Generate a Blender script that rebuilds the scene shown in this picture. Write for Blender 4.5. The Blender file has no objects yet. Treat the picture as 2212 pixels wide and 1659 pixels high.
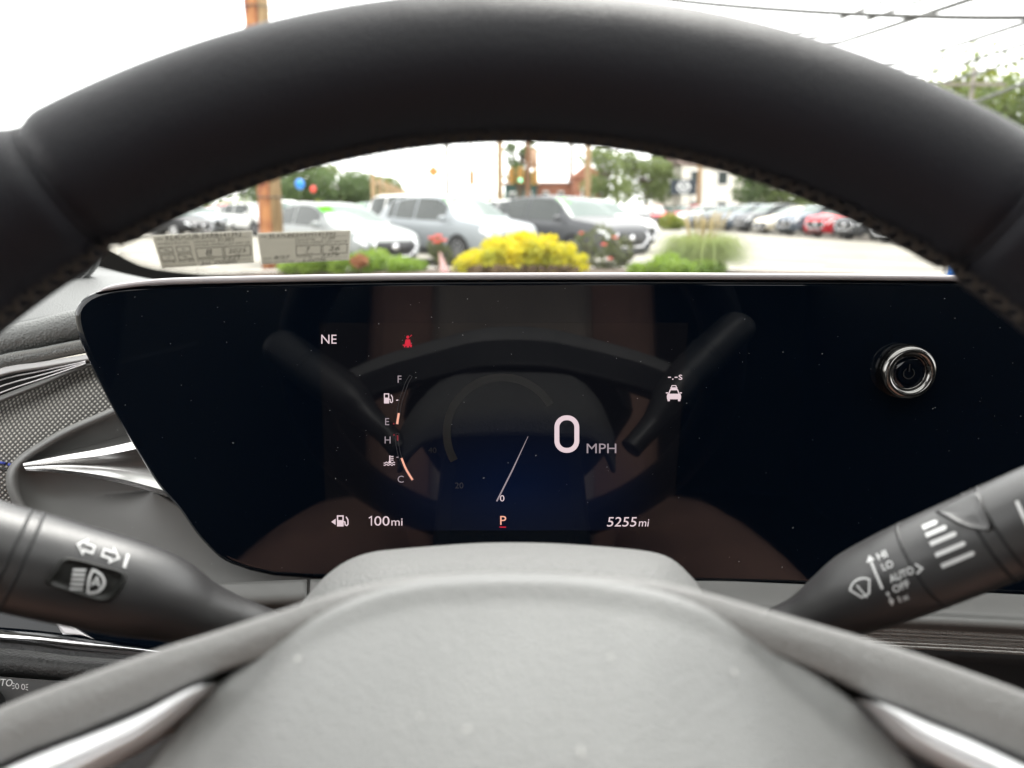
import bpy, bmesh, math, random
import numpy as np
from mathutils import Vector, Matrix
from mathutils.bvhtree import BVHTree
from mathutils.kdtree import KDTree

# ------------------------------------------------------------------ camera, sky, sun, exposure
S = bpy.context.scene
COL = S.collection
R = math.radians
FPX, CU, CV = 1671.0, 1106.0, 829.5          # focal length and centre in a 2212-wide picture
CAM = Vector((0.0, 0.0, 1.30))
PITCH = R(12.7)
FWD = Vector((0, math.cos(PITCH), -math.sin(PITCH)))
UP = Vector((0, math.sin(PITCH), math.cos(PITCH)))
RT = Vector((1, 0, 0))
cd = bpy.data.cameras.new('camera')
cam = bpy.data.objects.new('camera', cd)
COL.objects.link(cam)
cam.location = CAM
cam.rotation_euler = (R(90) - PITCH, 0, 0)
cd.sensor_width = 36.0
cd.lens = FPX / 2212.0 * 36.0
cd.clip_start = 0.01
cd.clip_end = 2000.0
cd.dof.use_dof = True
cd.dof.focus_distance = 0.385
cd.dof.aperture_fstop = 9.3
S.camera = cam

SUN_ELEV, SUN_AZ = R(57), R(18)              # high, ahead and a little to the right, veiled by cloud
wd = bpy.data.worlds.new('World')
S.world = wd
wd.use_nodes = True
nt = wd.node_tree
for n in list(nt.nodes):
    nt.nodes.remove(n)
wo = nt.nodes.new('ShaderNodeOutputWorld')
bg = nt.nodes.new('ShaderNodeBackground')
sky = nt.nodes.new('ShaderNodeTexSky')
sky.sky_type = 'NISHITA'
sky.sun_disc = False
sky.sun_elevation = SUN_ELEV
sky.sun_rotation = SUN_AZ
sky.air_density = 1.0
sky.dust_density = 1.0
sky.ozone_density = 1.0
hs = nt.nodes.new('ShaderNodeHueSaturation')
hs.inputs['Saturation'].default_value = 0.12
hs.inputs['Value'].default_value = 1.0
cloud = nt.nodes.new('ShaderNodeTexNoise')
cloud.inputs['Scale'].default_value = 3.0
cloud.inputs['Detail'].default_value = 5.0
ramp = nt.nodes.new('ShaderNodeMapRange')
ramp.inputs['From Min'].default_value = 0.35
ramp.inputs['From Max'].default_value = 0.65
ramp.inputs['To Min'].default_value = 0.8
ramp.inputs['To Max'].default_value = 1.1
tc = nt.nodes.new('ShaderNodeTexCoord')
mul = nt.nodes.new('ShaderNodeVectorMath')
mul.operation = 'SCALE'
nt.links.new(tc.outputs['Generated'], cloud.inputs['Vector'])
nt.links.new(cloud.outputs['Fac'], ramp.inputs['Value'])
nt.links.new(sky.outputs['Color'], hs.inputs['Color'])
nt.links.new(hs.outputs['Color'], mul.inputs[0])
nt.links.new(ramp.outputs['Result'], mul.inputs['Scale'])
veil = nt.nodes.new('ShaderNodeMix')          # an even cloud layer over the clear sky
veil.data_type = 'RGBA'
veil.inputs['Factor'].default_value = 0.75
veil.inputs['B'].default_value = (9.0, 9.0, 8.8, 1)
nt.links.new(mul.outputs['Vector'], veil.inputs['A'])
nt.links.new(veil.outputs['Result'], bg.inputs['Color'])
bg.inputs['Strength'].default_value = 0.15
nt.links.new(bg.outputs['Background'], wo.inputs['Surface'])

sl = bpy.data.lights.new('sun', 'SUN')
sl.energy = 1.3
sl.angle = R(25)
sl.color = (1.0, 0.97, 0.92)
sun = bpy.data.objects.new('sun', sl)
COL.objects.link(sun)
# direction towards the sun (Nishita: rotation measured from +Y, clockwise seen from above)
sd = Vector((math.sin(SUN_AZ) * math.cos(SUN_ELEV), math.cos(SUN_AZ) * math.cos(SUN_ELEV), math.sin(SUN_ELEV)))
sun.rotation_euler = sd.to_track_quat('Z', 'Y').to_euler()
sun.location = (0, 0, 30)

S.view_settings.view_transform = 'Standard'
S.view_settings.look = 'None'
S.view_settings.gamma = 1.0
EXPO = 1.75
S.view_settings.exposure = EXPO
S.cycles.use_denoising = True
S.cycles.max_bounces = 10
S.cycles.transparent_max_bounces = 24
S.cycles.sample_clamp_indirect = 12.0
S.cycles.caustics_reflective = False
S.cycles.caustics_refractive = False

# ------------------------------------------------------------------ helpers
rnd = random.Random(7)

def ray(u, v):
    return RT * ((u - CU) / FPX) + UP * ((CV - v) / FPX) + FWD

def px(u, v, d):
    """the point that lies d metres ahead along picture direction (u, v)"""
    return CAM + ray(u, v) * d

def onplane(u, v, p0, n):
    r = ray(u, v)
    return CAM + r * ((p0 - CAM).dot(n) / r.dot(n))

def far(u, Y, z=0.0):
    """ground position Y metres ahead in direction u (for things near the horizon)"""
    return Vector(((u - CU) / FPX / 1.025 * Y, Y, z))

def tag(o, label=None, cat=None, group=None, kind=None):
    if label: o['label'] = label
    if cat: o['category'] = cat
    if group: o['group'] = group
    if kind: o['kind'] = kind
    return o

def link(name, me, mat=None, parent=None, smooth=True):
    o = bpy.data.objects.new(name, me)
    COL.objects.link(o)
    if mat is not None and len(me.materials) == 0:
        me.materials.append(mat)
    if smooth:
        me.polygons.foreach_set('use_smooth', [True] * len(me.polygons))
    if parent is not None:
        o.parent = parent
        o.matrix_parent_inverse = parent_matrix(parent).inverted()
    return o

def parent_matrix(p):
    m = p.matrix_basis.copy()
    if p.parent is not None:
        m = parent_matrix(p.parent) @ p.matrix_parent_inverse @ m
    return m

def thing(name, loc=(0, 0, 0), rz=0.0, label=None, cat=None, group=None):
    o = bpy.data.objects.new(name, None)
    o.empty_display_size = 0.05
    COL.objects.link(o)
    o.location = loc
    o.rotation_euler = (0, 0, rz)
    tag(o, label, cat, group)
    return o

def mesh(name, verts, faces):
    me = bpy.data.meshes.new(name)
    me.from_pydata([tuple(v) for v in verts], [], faces)
    me.update()
    return me

def build(name, verts, faces, mat, parent=None, smooth=True):
    return link(name, mesh(name, verts, faces), mat, parent, smooth)

def grid_faces(nr, nc, close_c=False, off=0):
    fs = []
    for i in range(nr - 1):
        for j in range(nc if close_c else nc - 1):
            k = (j + 1) % nc
            fs.append((off + i * nc + j, off + i * nc + k, off + (i + 1) * nc + k, off + (i + 1) * nc + j))
    return fs

def cr(pts, n):
    """Catmull-Rom resample through pts to n points"""
    P = np.array([tuple(p) for p in pts], float)
    m = len(P)
    if m == 2:
        t = np.linspace(0, 1, n)[:, None]
        return P[0] * (1 - t) + P[1] * t
    E = np.vstack([2 * P[0] - P[1], P, 2 * P[-1] - P[-2]])
    seg = np.sqrt(((P[1:] - P[:-1]) ** 2).sum(1))
    L = np.concatenate([[0], np.cumsum(seg)])
    s = np.linspace(0, L[-1], n)
    out = []
    for x in s:
        i = min(max(int(np.searchsorted(L, x, side='right')) - 1, 0), m - 2)
        t = (x - L[i]) / max(seg[i], 1e-9)
        a, b, c, d = E[i], E[i + 1], E[i + 2], E[i + 3]
        out.append(0.5 * ((2 * b) + (-a + c) * t + (2 * a - 5 * b + 4 * c - d) * t * t + (-a + 3 * b - 3 * c + d) * t ** 3))
    return np.array(out)

def surf(rows, nr, nc):
    """smooth surface through rows of control points"""
    R1 = [cr(r, nc) for r in rows]
    out = np.zeros((nr, nc, 3))
    for j in range(nc):
        out[:, j] = cr([r[j] for r in R1], nr)
    return out

def patch(name, rows, mat, parent=None, nr=16, nc=32, thick=0.003, is_px=True):
    rows = [[px(*p) if is_px else Vector(p) for p in r] for r in rows]
    g = surf(rows, nr, nc)
    vs = [tuple(p) for p in g.reshape(-1, 3)]
    o = build(name, vs, grid_faces(nr, nc), mat, parent)
    if thick:
        m = o.modifiers.new('thickness', 'SOLIDIFY')
        m.thickness = thick
        m.offset = 0
    return o

def tube_mesh(path, radii, nseg=16, caps=True, squash=None):
    """tube along path (list of Vectors); squash=(vector, factor) flattens along a direction"""
    vs, fs = [], []
    n = len(path)
    path = [Vector(p) for p in path]
    ref = None
    for i, p in enumerate(path):
        t = (path[min(i + 1, n - 1)] - path[max(i - 1, 0)]).normalized()
        if ref is None:
            ref = t.orthogonal().normalized()
        ref = (ref - t * ref.dot(t)).normalized()
        b = t.cross(ref)
        for k in range(nseg):
            a = 2 * math.pi * k / nseg
            o = (ref * math.cos(a) + b * math.sin(a)) * radii[i]
            if squash:
                o = o + squash[0] * (o.dot(squash[0]) * (squash[1] - 1))
            vs.append(p + o)
    fs = grid_faces(n, nseg, True)
    if caps:
        fs.append(tuple(range(nseg))[::-1])
        fs.append(tuple((n - 1) * nseg + k for k in range(nseg)))
    return vs, fs

def tube(name, path, radii, mat, parent=None, nseg=16, caps=True):
    if not hasattr(radii, '__len__'):
        radii = [radii] * len(path)
    vs, fs = tube_mesh(path, radii, nseg, caps)
    return build(name, vs, fs, mat, parent)

def box_data(c, s, rot=None):
    c = Vector(c)
    vs = []
    for dx in (-.5, .5):
        for dy in (-.5, .5):
            for dz in (-.5, .5):
                p = Vector((dx * s[0], dy * s[1], dz * s[2]))
                if rot is not None:
                    p = rot @ p
                vs.append(c + p)
    fs = [(0, 1, 3, 2), (4, 6, 7, 5), (0, 4, 5, 1), (2, 3, 7, 6), (0, 2, 6, 4), (1, 5, 7, 3)]
    return vs, fs

def bevel_box(name, c, s, mat, parent=None, w=0.01, rot=None, seg=2):
    vs, fs = box_data(c, s, rot)
    o = build(name, vs, fs, mat, parent, smooth=False)
    if w:
        m = o.modifiers.new('bevel', 'BEVEL')
        m.width = w
        m.segments = seg
        m.limit_method = 'NONE'
    return o

# ------------------------------------------------------------------ materials
MATS = {}

def mat(name, col, rough=0.5, metal=0.0, spec=0.5, noise=0.0, nscale=30.0, bump=0.0, bscale=200.0, emit=None, estr=0.0,
        coat=0.0, rvar=0.0, col2=None, bkind='noise', sheen=0.0, trans=0.0, stretch=None):
    m = bpy.data.materials.new(name)
    m.use_nodes = True
    t = m.node_tree
    b = t.nodes['Principled BSDF']
    b.inputs['Base Color'].default_value = (*col, 1)
    b.inputs['Roughness'].default_value = rough
    b.inputs['Metallic'].default_value = metal
    b.inputs['Specular IOR Level'].default_value = spec
    if coat:
        b.inputs['Coat Weight'].default_value = coat
        b.inputs['Coat Roughness'].default_value = 0.04
    if sheen:
        b.inputs['Sheen Weight'].default_value = sheen
        b.inputs['Sheen Roughness'].default_value = 0.5
    if emit:
        b.inputs['Emission Color'].default_value = (*emit, 1)
        b.inputs['Emission Strength'].default_value = estr
    co = t.nodes.new('ShaderNodeTexCoord')
    vec = co.outputs['Object']
    if stretch:
        mp = t.nodes.new('ShaderNodeMapping')
        mp.inputs['Scale'].default_value = stretch
        t.links.new(vec, mp.inputs['Vector'])
        vec = mp.outputs['Vector']
    if noise or rvar:
        n = t.nodes.new('ShaderNodeTexNoise')
        n.inputs['Scale'].default_value = nscale
        n.inputs['Detail'].default_value = 6
        t.links.new(vec, n.inputs['Vector'])
        if noise:
            mx = t.nodes.new('ShaderNodeMix')
            mx.data_type = 'RGBA'
            c2 = col2 if col2 else tuple(max(0, c * (1 - noise)) for c in col)
            c1 = col if col2 else tuple(min(1, c * (1 + noise)) for c in col)
            mx.inputs['A'].default_value = (*c1, 1)
            mx.inputs['B'].default_value = (*c2, 1)
            mr = t.nodes.new('ShaderNodeMapRange')
            mr.inputs['From Min'].default_value = 0.35
            mr.inputs['From Max'].default_value = 0.65
            t.links.new(n.outputs['Fac'], mr.inputs['Value'])
            t.links.new(mr.outputs['Result'], mx.inputs['Factor'])
            t.links.new(mx.outputs['Result'], b.inputs['Base Color'])
        if rvar:
            mr = t.nodes.new('ShaderNodeMapRange')
            mr.inputs['From Min'].default_value = 0.3
            mr.inputs['From Max'].default_value = 0.7
            mr.inputs['To Min'].default_value = max(0, rough - rvar)
            mr.inputs['To Max'].default_value = min(1, rough + rvar)
            t.links.new(n.outputs['Fac'], mr.inputs['Value'])
            t.links.new(mr.outputs['Result'], b.inputs['Roughness'])
    if bump:
        if bkind == 'voronoi':
            n = t.nodes.new('ShaderNodeTexVoronoi')
            n.feature = 'SMOOTH_F1'
            out = n.outputs['Distance']
        else:
            n = t.nodes.new('ShaderNodeTexNoise')
            n.inputs['Detail'].default_value = 4
            out = n.outputs['Fac']
        n.inputs['Scale'].default_value = bscale
        t.links.new(vec, n.inputs['Vector'])
        bp = t.nodes.new('ShaderNodeBump')
        bp.inputs['Strength'].default_value = bump
        bp.inputs['Distance'].default_value = 0.001
        t.links.new(out, bp.inputs['Height'])
        t.links.new(bp.outputs['Normal'], b.inputs['Normal'])
    MATS[name] = m
    return m

def glow(name, col, strength):
    m = bpy.data.materials.new(name)
    m.use_nodes = True
    t = m.node_tree
    b = t.nodes['Principled BSDF']
    b.inputs['Base Color'].default_value = (0.01, 0.01, 0.01, 1)
    b.inputs['Roughness'].default_value = 0.3
    b.inputs['Emission Color'].default_value = (*col, 1)
    b.inputs['Emission Strength'].default_value = strength / 2 ** EXPO
    return m

leather = mat('rim leather', (0.0060, 0.0058, 0.0095), 0.48, spec=0.24, bump=0.35, bscale=1400, rvar=0.05, nscale=60)
hubmat = mat('grained airbag cover', (0.215, 0.215, 0.212), 0.40, spec=0.6, bump=0.5, bscale=1100, noise=0.06, nscale=25, rvar=0.05)
armmat = mat('spoke vinyl', (0.225, 0.22, 0.216), 0.42, bump=0.6, bscale=1000, noise=0.05, nscale=40)
shroudmat = mat('grained shroud plastic', (0.14, 0.14, 0.138), 0.55, bump=0.9, bscale=900)
stalkmat = mat('stalk plastic', (0.030, 0.029, 0.030), 0.38, spec=0.7, bump=0.12, bscale=2500, rvar=0.06, nscale=50)
print_white = mat('white print', (0.68, 0.68, 0.68), 0.7, spec=0.2)
buttonmat = mat('button plastic', (0.010, 0.010, 0.009), 0.35, spec=0.35)
chrome = mat('chrome', (0.86, 0.86, 0.88), 0.07, metal=1.0)
satin = mat('satin chrome', (0.62, 0.60, 0.61), 0.42, metal=1.0, rvar=0.05, nscale=80)
darkchrome = mat('dark chrome', (0.20, 0.195, 0.19), 0.16, metal=1.0)
trimmat = mat('silver display trim', (0.34, 0.31, 0.315), 0.42, metal=0.3, noise=0.05, nscale=40)
bezelmat = mat('satin grey plastic', (0.125, 0.124, 0.12), 0.45, bump=0.1, bscale=3000, rvar=0.06, nscale=30)
dashmat = mat('dash vinyl', (0.11, 0.113, 0.112), 0.55, bump=0.5, bscale=1100, bkind='voronoi')
rollmat = mat('dash leather', (0.13, 0.133, 0.13), 0.5, bump=0.6, bscale=900, bkind='voronoi')
blackplastic = mat('black plastic', (0.012, 0.012, 0.013), 0.5, bump=0.2, bscale=900)
gritplastic = mat('coarse black plastic', (0.03, 0.03, 0.03), 0.5, bump=1.0, bscale=700)
gloss_black = mat('gloss black', (0.0012, 0.0030, 0.0065), 0.035, rvar=0.025, nscale=14, spec=0.36)
stitchmat = mat('brown thread', (0.05, 0.040, 0.032), 0.8)
bluethread = mat('blue thread', (0.03, 0.05, 0.30), 0.7)
paper = mat('sticker paper', (0.55, 0.53, 0.49), 0.8, noise=0.05, nscale=40)
ink = mat('grey ink', (0.04, 0.038, 0.036), 0.8, spec=0.1)
pen = mat('pen ink', (0.05, 0.048, 0.046), 0.8, spec=0.1)
dustmat = mat('dust', (0.5, 0.49, 0.47), 0.9)
dustdim = mat('fine dust', (0.30, 0.30, 0.30), 0.9)
# sticker paper lets some daylight through
b = paper.node_tree.nodes['Principled BSDF']
tr = paper.node_tree.nodes.new('ShaderNodeBsdfTranslucent')
tr.inputs['Color'].default_value = (0.5, 0.48, 0.43, 1)
ms = paper.node_tree.nodes.new('ShaderNodeMixShader')
ms.inputs[0].default_value = 0.45
po = paper.node_tree.nodes['Material Output']
paper.node_tree.links.new(b.outputs[0], ms.inputs[1])
paper.node_tree.links.new(tr.outputs[0], ms.inputs[2])
paper.node_tree.links.new(ms.outputs[0], po.inputs['Surface'])

def thin_glass(name, tint=(0.97, 0.98, 0.97), base=0.03):
    m = bpy.data.materials.new(name)
    m.use_nodes = True
    t = m.node_tree
    t.nodes.remove(t.nodes['Principled BSDF'])
    o = t.nodes['Material Output']
    tp = t.nodes.new('ShaderNodeBsdfTransparent')
    tp.inputs['Color'].default_value = (*tint, 1)
    gl = t.nodes.new('ShaderNodeBsdfGlossy')
    gl.inputs['Roughness'].default_value = 0.0
    fr = t.nodes.new('ShaderNodeFresnel')
    fr.inputs['IOR'].default_value = 1.3
    mx = t.nodes.new('ShaderNodeMixShader')
    t.links.new(fr.outputs['Fac'], mx.inputs[0])
    t.links.new(tp.outputs[0], mx.inputs[1])
    t.links.new(gl.outputs[0], mx.inputs[2])
    t.links.new(mx.outputs[0], o.inputs['Surface'])
    return m
windglass = thin_glass('windshield glass')

def weave_mat():
    m = mat('woven dash fabric', (0.2, 0.19, 0.17), 0.7)
    t = m.node_tree
    b = t.nodes['Principled BSDF']
    co = [n for n in t.nodes if n.type == 'TEX_COORD'][0]
    mp = t.nodes.new('ShaderNodeMapping')
    mp.inputs['Rotation'].default_value = (0, R(45), 0)
    t.links.new(co.outputs['Object'], mp.inputs['Vector'])
    outs = []
    for ax in ('X', 'Z'):
        w = t.nodes.new('ShaderNodeTexWave')
        w.bands_direction = ax
        w.inputs['Scale'].default_value = 150.0
        w.inputs['Distortion'].default_value = 0.6
        w.inputs['Detail'].default_value = 1.0
        t.links.new(mp.outputs['Vector'], w.inputs['Vector'])
        outs.append(w.outputs['Fac'])
    mu = t.nodes.new('ShaderNodeMath')
    mu.operation = 'MULTIPLY'
    t.links.new(outs[0], mu.inputs[0])
    t.links.new(outs[1], mu.inputs[1])
    mx = t.nodes.new('ShaderNodeMix')
    mx.data_type = 'RGBA'
    mx.inputs['A'].default_value = (0.05, 0.048, 0.046, 1)
    mx.inputs['B'].default_value = (0.62, 0.59, 0.54, 1)
    t.links.new(mu.outputs[0], mx.inputs['Factor'])
    t.links.new(mx.outputs['Result'], b.inputs['Base Color'])
    bp = t.nodes.new('ShaderNodeBump')
    bp.inputs['Strength'].default_value = 0.8
    bp.inputs['Distance'].default_value = 0.001
    t.links.new(mu.outputs[0], bp.inputs['Height'])
    t.links.new(bp.outputs['Normal'], b.inputs['Normal'])
    return m
weave = weave_mat()

# ------------------------------------------------------------------ flat shapes: lettering and symbols
TEXT = {}

def text_data(s, shear=0.0, bold=0.0):
    key = (s, shear, bold)
    if key in TEXT:
        return TEXT[key]
    cu = bpy.data.curves.new('lettering', 'FONT')
    cu.body = s
    cu.size = 1.0
    cu.shear = shear
    cu.offset = bold
    cu.resolution_u = 4
    o = bpy.data.objects.new('lettering', cu)
    COL.objects.link(o)
    me = o.evaluated_get(bpy.context.evaluated_depsgraph_get()).to_mesh()
    vs = [(v.co.x, v.co.y) for v in me.vertices]
    fs = [tuple(p.vertices) for p in me.polygons]
    o.evaluated_get(bpy.context.evaluated_depsgraph_get()).to_mesh_clear()
    bpy.data.objects.remove(o)
    bpy.data.curves.remove(cu)
    TEXT[key] = (vs, fs)
    return vs, fs

class Flat:
    """2-D shapes, y downwards"""
    def __init__(self):
        self.v, self.f = [], []
    def poly(self, pts):
        k = len(self.v)
        self.v += [tuple(p) for p in pts]
        self.f.append(tuple(range(k, k + len(pts))))
        return self
    def stroke(self, pts, w, closed=False):
        pts = [Vector((p[0], p[1])) for p in pts]
        n = len(pts)
        k = len(self.v)
        for i, p in enumerate(pts):
            a = pts[(i - 1) % n] if (closed or i > 0) else p
            b = pts[(i + 1) % n] if (closed or i < n - 1) else p
            d1 = (p - a).normalized() if (p - a).length > 1e-9 else (b - p).normalized()
            d2 = (b - p).normalized() if (b - p).length > 1e-9 else d1
            n1 = Vector((-d1.y, d1.x)); n2 = Vector((-d2.y, d2.x))
            m = (n1 + n2)
            m = m.normalized() if m.length > 1e-6 else n1
            s = w / 2 / max(0.4, m.dot(n1))
            self.v += [tuple(p + m * s), tuple(p - m * s)]
        for i in range(n if closed else n - 1):
            a, b = k + 2 * i, k + 2 * ((i + 1) % n)
            self.f.append((a, a + 1, b + 1, b))
        return self
    def disc(self, c, r, n=16, ry=None):
        ry = ry or r
        return self.poly([(c[0] + r * math.cos(2 * math.pi * i / n), c[1] + ry * math.sin(2 * math.pi * i / n)) for i in range(n)])
    def arc(self, c, r, a0, a1, w, n=24, ry=None):
        ry = ry or r
        return self.stroke([(c[0] + r * math.cos(a0 + (a1 - a0) * i / n), c[1] + ry * math.sin(a0 + (a1 - a0) * i / n)) for i in range(n + 1)], w)
    def text(self, s, x, y, h, shear=0.0, bold=0.0, width=None, align='L'):
        """baseline at y, capital height h"""
        vs, fs = text_data(s, shear, bold)
        hv, _ = text_data('H')
        ch = max(p[1] for p in hv)
        sc = h / ch
        x0 = min(p[0] for p in vs); x1 = max(p[0] for p in vs)
        sx = sc if width is None else width / (x1 - x0)
        ox = x - (0 if align == 'L' else (x1 - x0) * sx / (2 if align == 'C' else 1))
        k = len(self.v)
        self.v += [(ox + (p[0] - x0) * sx, y - p[1] * sc) for p in vs]
        self.f += [tuple(k + i for i in f) for f in fs]
        return self
    def build(self, name, material, parent, fn, thick=0.0):
        o = build(name, [fn(*p) for p in self.v], self.f, material, parent, smooth=False)
        return o

def specks(name, points, normals, rmin, rmax, material, parent):
    """dust: tiny low domes on a surface"""
    vs, fs = [], []
    for p, n in zip(points, normals):
        n = n.normalized()
        a = n.orthogonal().normalized()
        b_ = n.cross(a)
        r = rmin + (rmax - rmin) * rnd.random() ** 3
        el = 1 + rnd.random() * 1.2
        an = rnd.random() * 6.28
        a, b_ = a * math.cos(an) + b_ * math.sin(an), b_ * math.cos(an) - a * math.sin(an)
        k = len(vs)
        for i in range(6):
            t = i * math.pi / 3
            vs.append(p + a * (r * el * math.cos(t)) + b_ * (r * math.sin(t)))
        vs.append(p + n * r * 0.7)
        fs += [(k + i, k + (i + 1) % 6, k + 6) for i in range(6)]
    o = build(name, vs, fs, material, parent)
    o['kind'] = 'stuff'
    return o

# ================================================================== THE CAR'S CABIN
# ------------------------------------------------------------------ steering wheel
TA = 0.26
WC = CAM - UP * 0.0957 + FWD * 0.1353
WU = (UP * math.cos(TA) + FWD * math.sin(TA)).normalized()
WN = RT.cross(WU).normalized()                # towards the driver
RIM_R, RIM_T = 0.175, 0.0162

def wp(x, s, n=0.0):
    return WC + RT * x + WU * s + WN * n

def wpx(u, v, n=0.0):
    """wheel coordinates (x, s) of picture direction on the plane n above the wheel plane"""
    p = onplane(u, v, WC + WN * n, WN) - WC
    return p.dot(RT), p.dot(WU)

def find_theta(u, v):
    best = None
    for i in range(2000):
        t = -0.6 + (math.pi + 1.2) * i / 2000
        q = wp(RIM_R * math.cos(t), RIM_R * math.sin(t)) - CAM
        z = q.dot(FWD)
        if z < 0.02:
            continue
        e = (CU + FPX * q.dot(RT) / z - u) ** 2 + (CV - FPX * q.dot(UP) / z - v) ** 2
        if best is None or e < best[0]:
            best = (e, t)
    return best[1]

wheel = thing('steering_wheel', WC - WN * 0.05 - WU * 0.1, label='black leather steering wheel with grey hub and bright spoke trims', cat='steering wheel')

def rim_section(name, t0, t1, material, fat=1.0, n=160):
    vs, fs = [], []
    nseg = 40
    for i in range(n + 1):
        t = t0 + (t1 - t0) * i / n
        e = min(i, n - i) / n * abs(t1 - t0) * RIM_R          # metres from the section's end
        g = 1.0 - 0.10 * math.exp(-(e / 0.0028) ** 2)
        for k in range(nseg):
            a = 2 * math.pi * k / nseg
            rr = RIM_T * fat * g
            x = RIM_R + rr * math.cos(a) * 1.03
            vs.append(wp(x * math.cos(t), x * math.sin(t), rr * math.sin(a) * 0.97))
    fs = grid_faces(n + 1, nseg, True)
    fs.append(tuple(range(nseg)))
    fs.append(tuple(n * nseg + k for k in range(nseg))[::-1])
    return build(name, vs, fs, material, wheel)

tl = find_theta(105, 350)
trr = find_theta(2170, 440)
trr2 = find_theta(2330, 600)
rim_section('rim_leather', trr, tl, leather)
rim_section('rim_grip', tl, tl + 0.95, leather, 1.03)
rim_section('rim_grip', trr - 0.95, trr, leather, 1.03)
rim_section('rim_bottom', tl + 0.95, trr - 0.95 + 2 * math.pi, leather, 1.0)
# cross stitching that runs round the inside of the rim
vs, fs = [], []
t = trr - 0.9
while t < tl + 0.9:
    for sgn in (-1, 1):
        a0 = math.pi + 0.10
        p = []
        for (dt, da) in ((-0.008, -0.16 * sgn), (0.010, 0.16 * sgn)):
            for w_ in (-0.0022, 0.0022):
                rr = RIM_T * 1.045
                aa = a0 + da + w_ * 25
                x = RIM_R + rr * math.cos(aa) * 1.03
                p.append(wp(x * math.cos(t + dt), x * math.sin(t + dt), rr * math.sin(aa) * 0.97))
        k = len(vs)
        vs += p
        mid = (p[0] + p[1] + p[2] + p[3]) / 4
        out = (mid - wp(RIM_R * math.cos(t), RIM_R * math.sin(t))).normalized() * 0.0007
        vs += [mid + out]
        fs += [(k, k + 1, k + 4), (k + 1, k + 3, k + 4), (k + 3, k + 2, k + 4), (k + 2, k, k + 4)]
    t += 0.0235
o = build('rim_stitching', vs, fs, stitchmat, wheel)
o['kind'] = 'stuff'

def ribbon(name, upper, lower, base_n, prof, material, parent, ncol=120):
    """band between two picture curves on the wheel plane; prof = [(t across, n offset), ...]"""
    U_ = cr([wpx(u, v, base_n) for u, v in upper], ncol)
    L_ = cr([wpx(u, v, base_n) for u, v in lower], ncol)
    P_ = cr(prof, 26)
    vs = []
    for (tt, nn) in P_:
        for j in range(ncol):
            q = U_[j] * (1 - tt) + L_[j] * tt
            vs.append(wp(q[0], q[1], base_n + nn))
    return build(name, vs, grid_faces(len(P_), ncol), material, parent)

top_edge = [(-420, 1720), (-200, 1610), (0, 1522), (100, 1484), (200, 1448), (330, 1403), (430, 1372), (560, 1330), (700, 1284), (800, 1259),
            (900, 1244), (1000, 1237), (1090, 1235), (1180, 1236), (1280, 1241), (1380, 1250), (1480, 1265), (1650, 1312), (1840, 1366),
            (2000, 1414), (2212, 1488), (2420, 1572), (2640, 1680)]
low_edge = [(-420, 1890), (-200, 1760), (0, 1650), (150, 1592), (300, 1530), (440, 1466), (560, 1425), (700, 1380), (800, 1365),
            (900, 1350), (1000, 1345), (1090, 1345), (1180, 1345), (1280, 1350), (1380, 1360), (1480, 1375), (1650, 1410), (1790, 1462),
            (1890, 1510), (2000, 1552), (2212, 1640), (2420, 1740), (2640, 1870)]
ribbon('spoke_cover', top_edge, low_edge, -0.008,
       [(-0.03, -0.020), (-0.020, -0.011), (0.0, -0.005), (0.06, -0.0012), (0.16, 0.0), (0.5, 0.001), (0.9, 0.0), (0.975, -0.001), (1.0, -0.005), (1.0, -0.02)],
       armmat, wheel)
ribbon('spoke_back', top_edge, low_edge, -0.008, [(-0.03, -0.0195), (-0.035, -0.03), (-0.02, -0.044), (0.1, -0.050), (0.5, -0.050), (1.0, -0.045)], blackplastic, wheel)  # black backing added so the spokes mirror dark in the display

def pillow(name, outline_px, centre, base_n, prof, material, parent, n=140, rings=44):
    B = cr([wpx(u, v, base_n) for u, v in outline_px] + [wpx(*outline_px[0], base_n)], n + 1)[:-1]
    c = np.array(centre)
    P_ = prof
    vs = []
    for (tt, nn) in P_:
        for j in range(n):
            q = c + (B[j] - c) * tt
            # the cover falls away in a soft facet at either side
            xb = 0.040 - 0.10 * (q[1] - 0.03)
            e = min(1.0, max(0.0, (abs(q[0]) - xb) / 0.016))
            vs.append(wp(q[0], q[1], base_n + nn - 0.0040 * e * e * (3 - 2 * e)))
    vs.append(wp(c[0], c[1], base_n + P_[-1][1]))
    fs = grid_faces(len(P_), n, True)
    k = (len(P_) - 1) * n
    fs += [(k + j, k + (j + 1) % n, len(vs) - 1) for j in range(n)]
    return build(name, vs, fs, material, parent)

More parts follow.
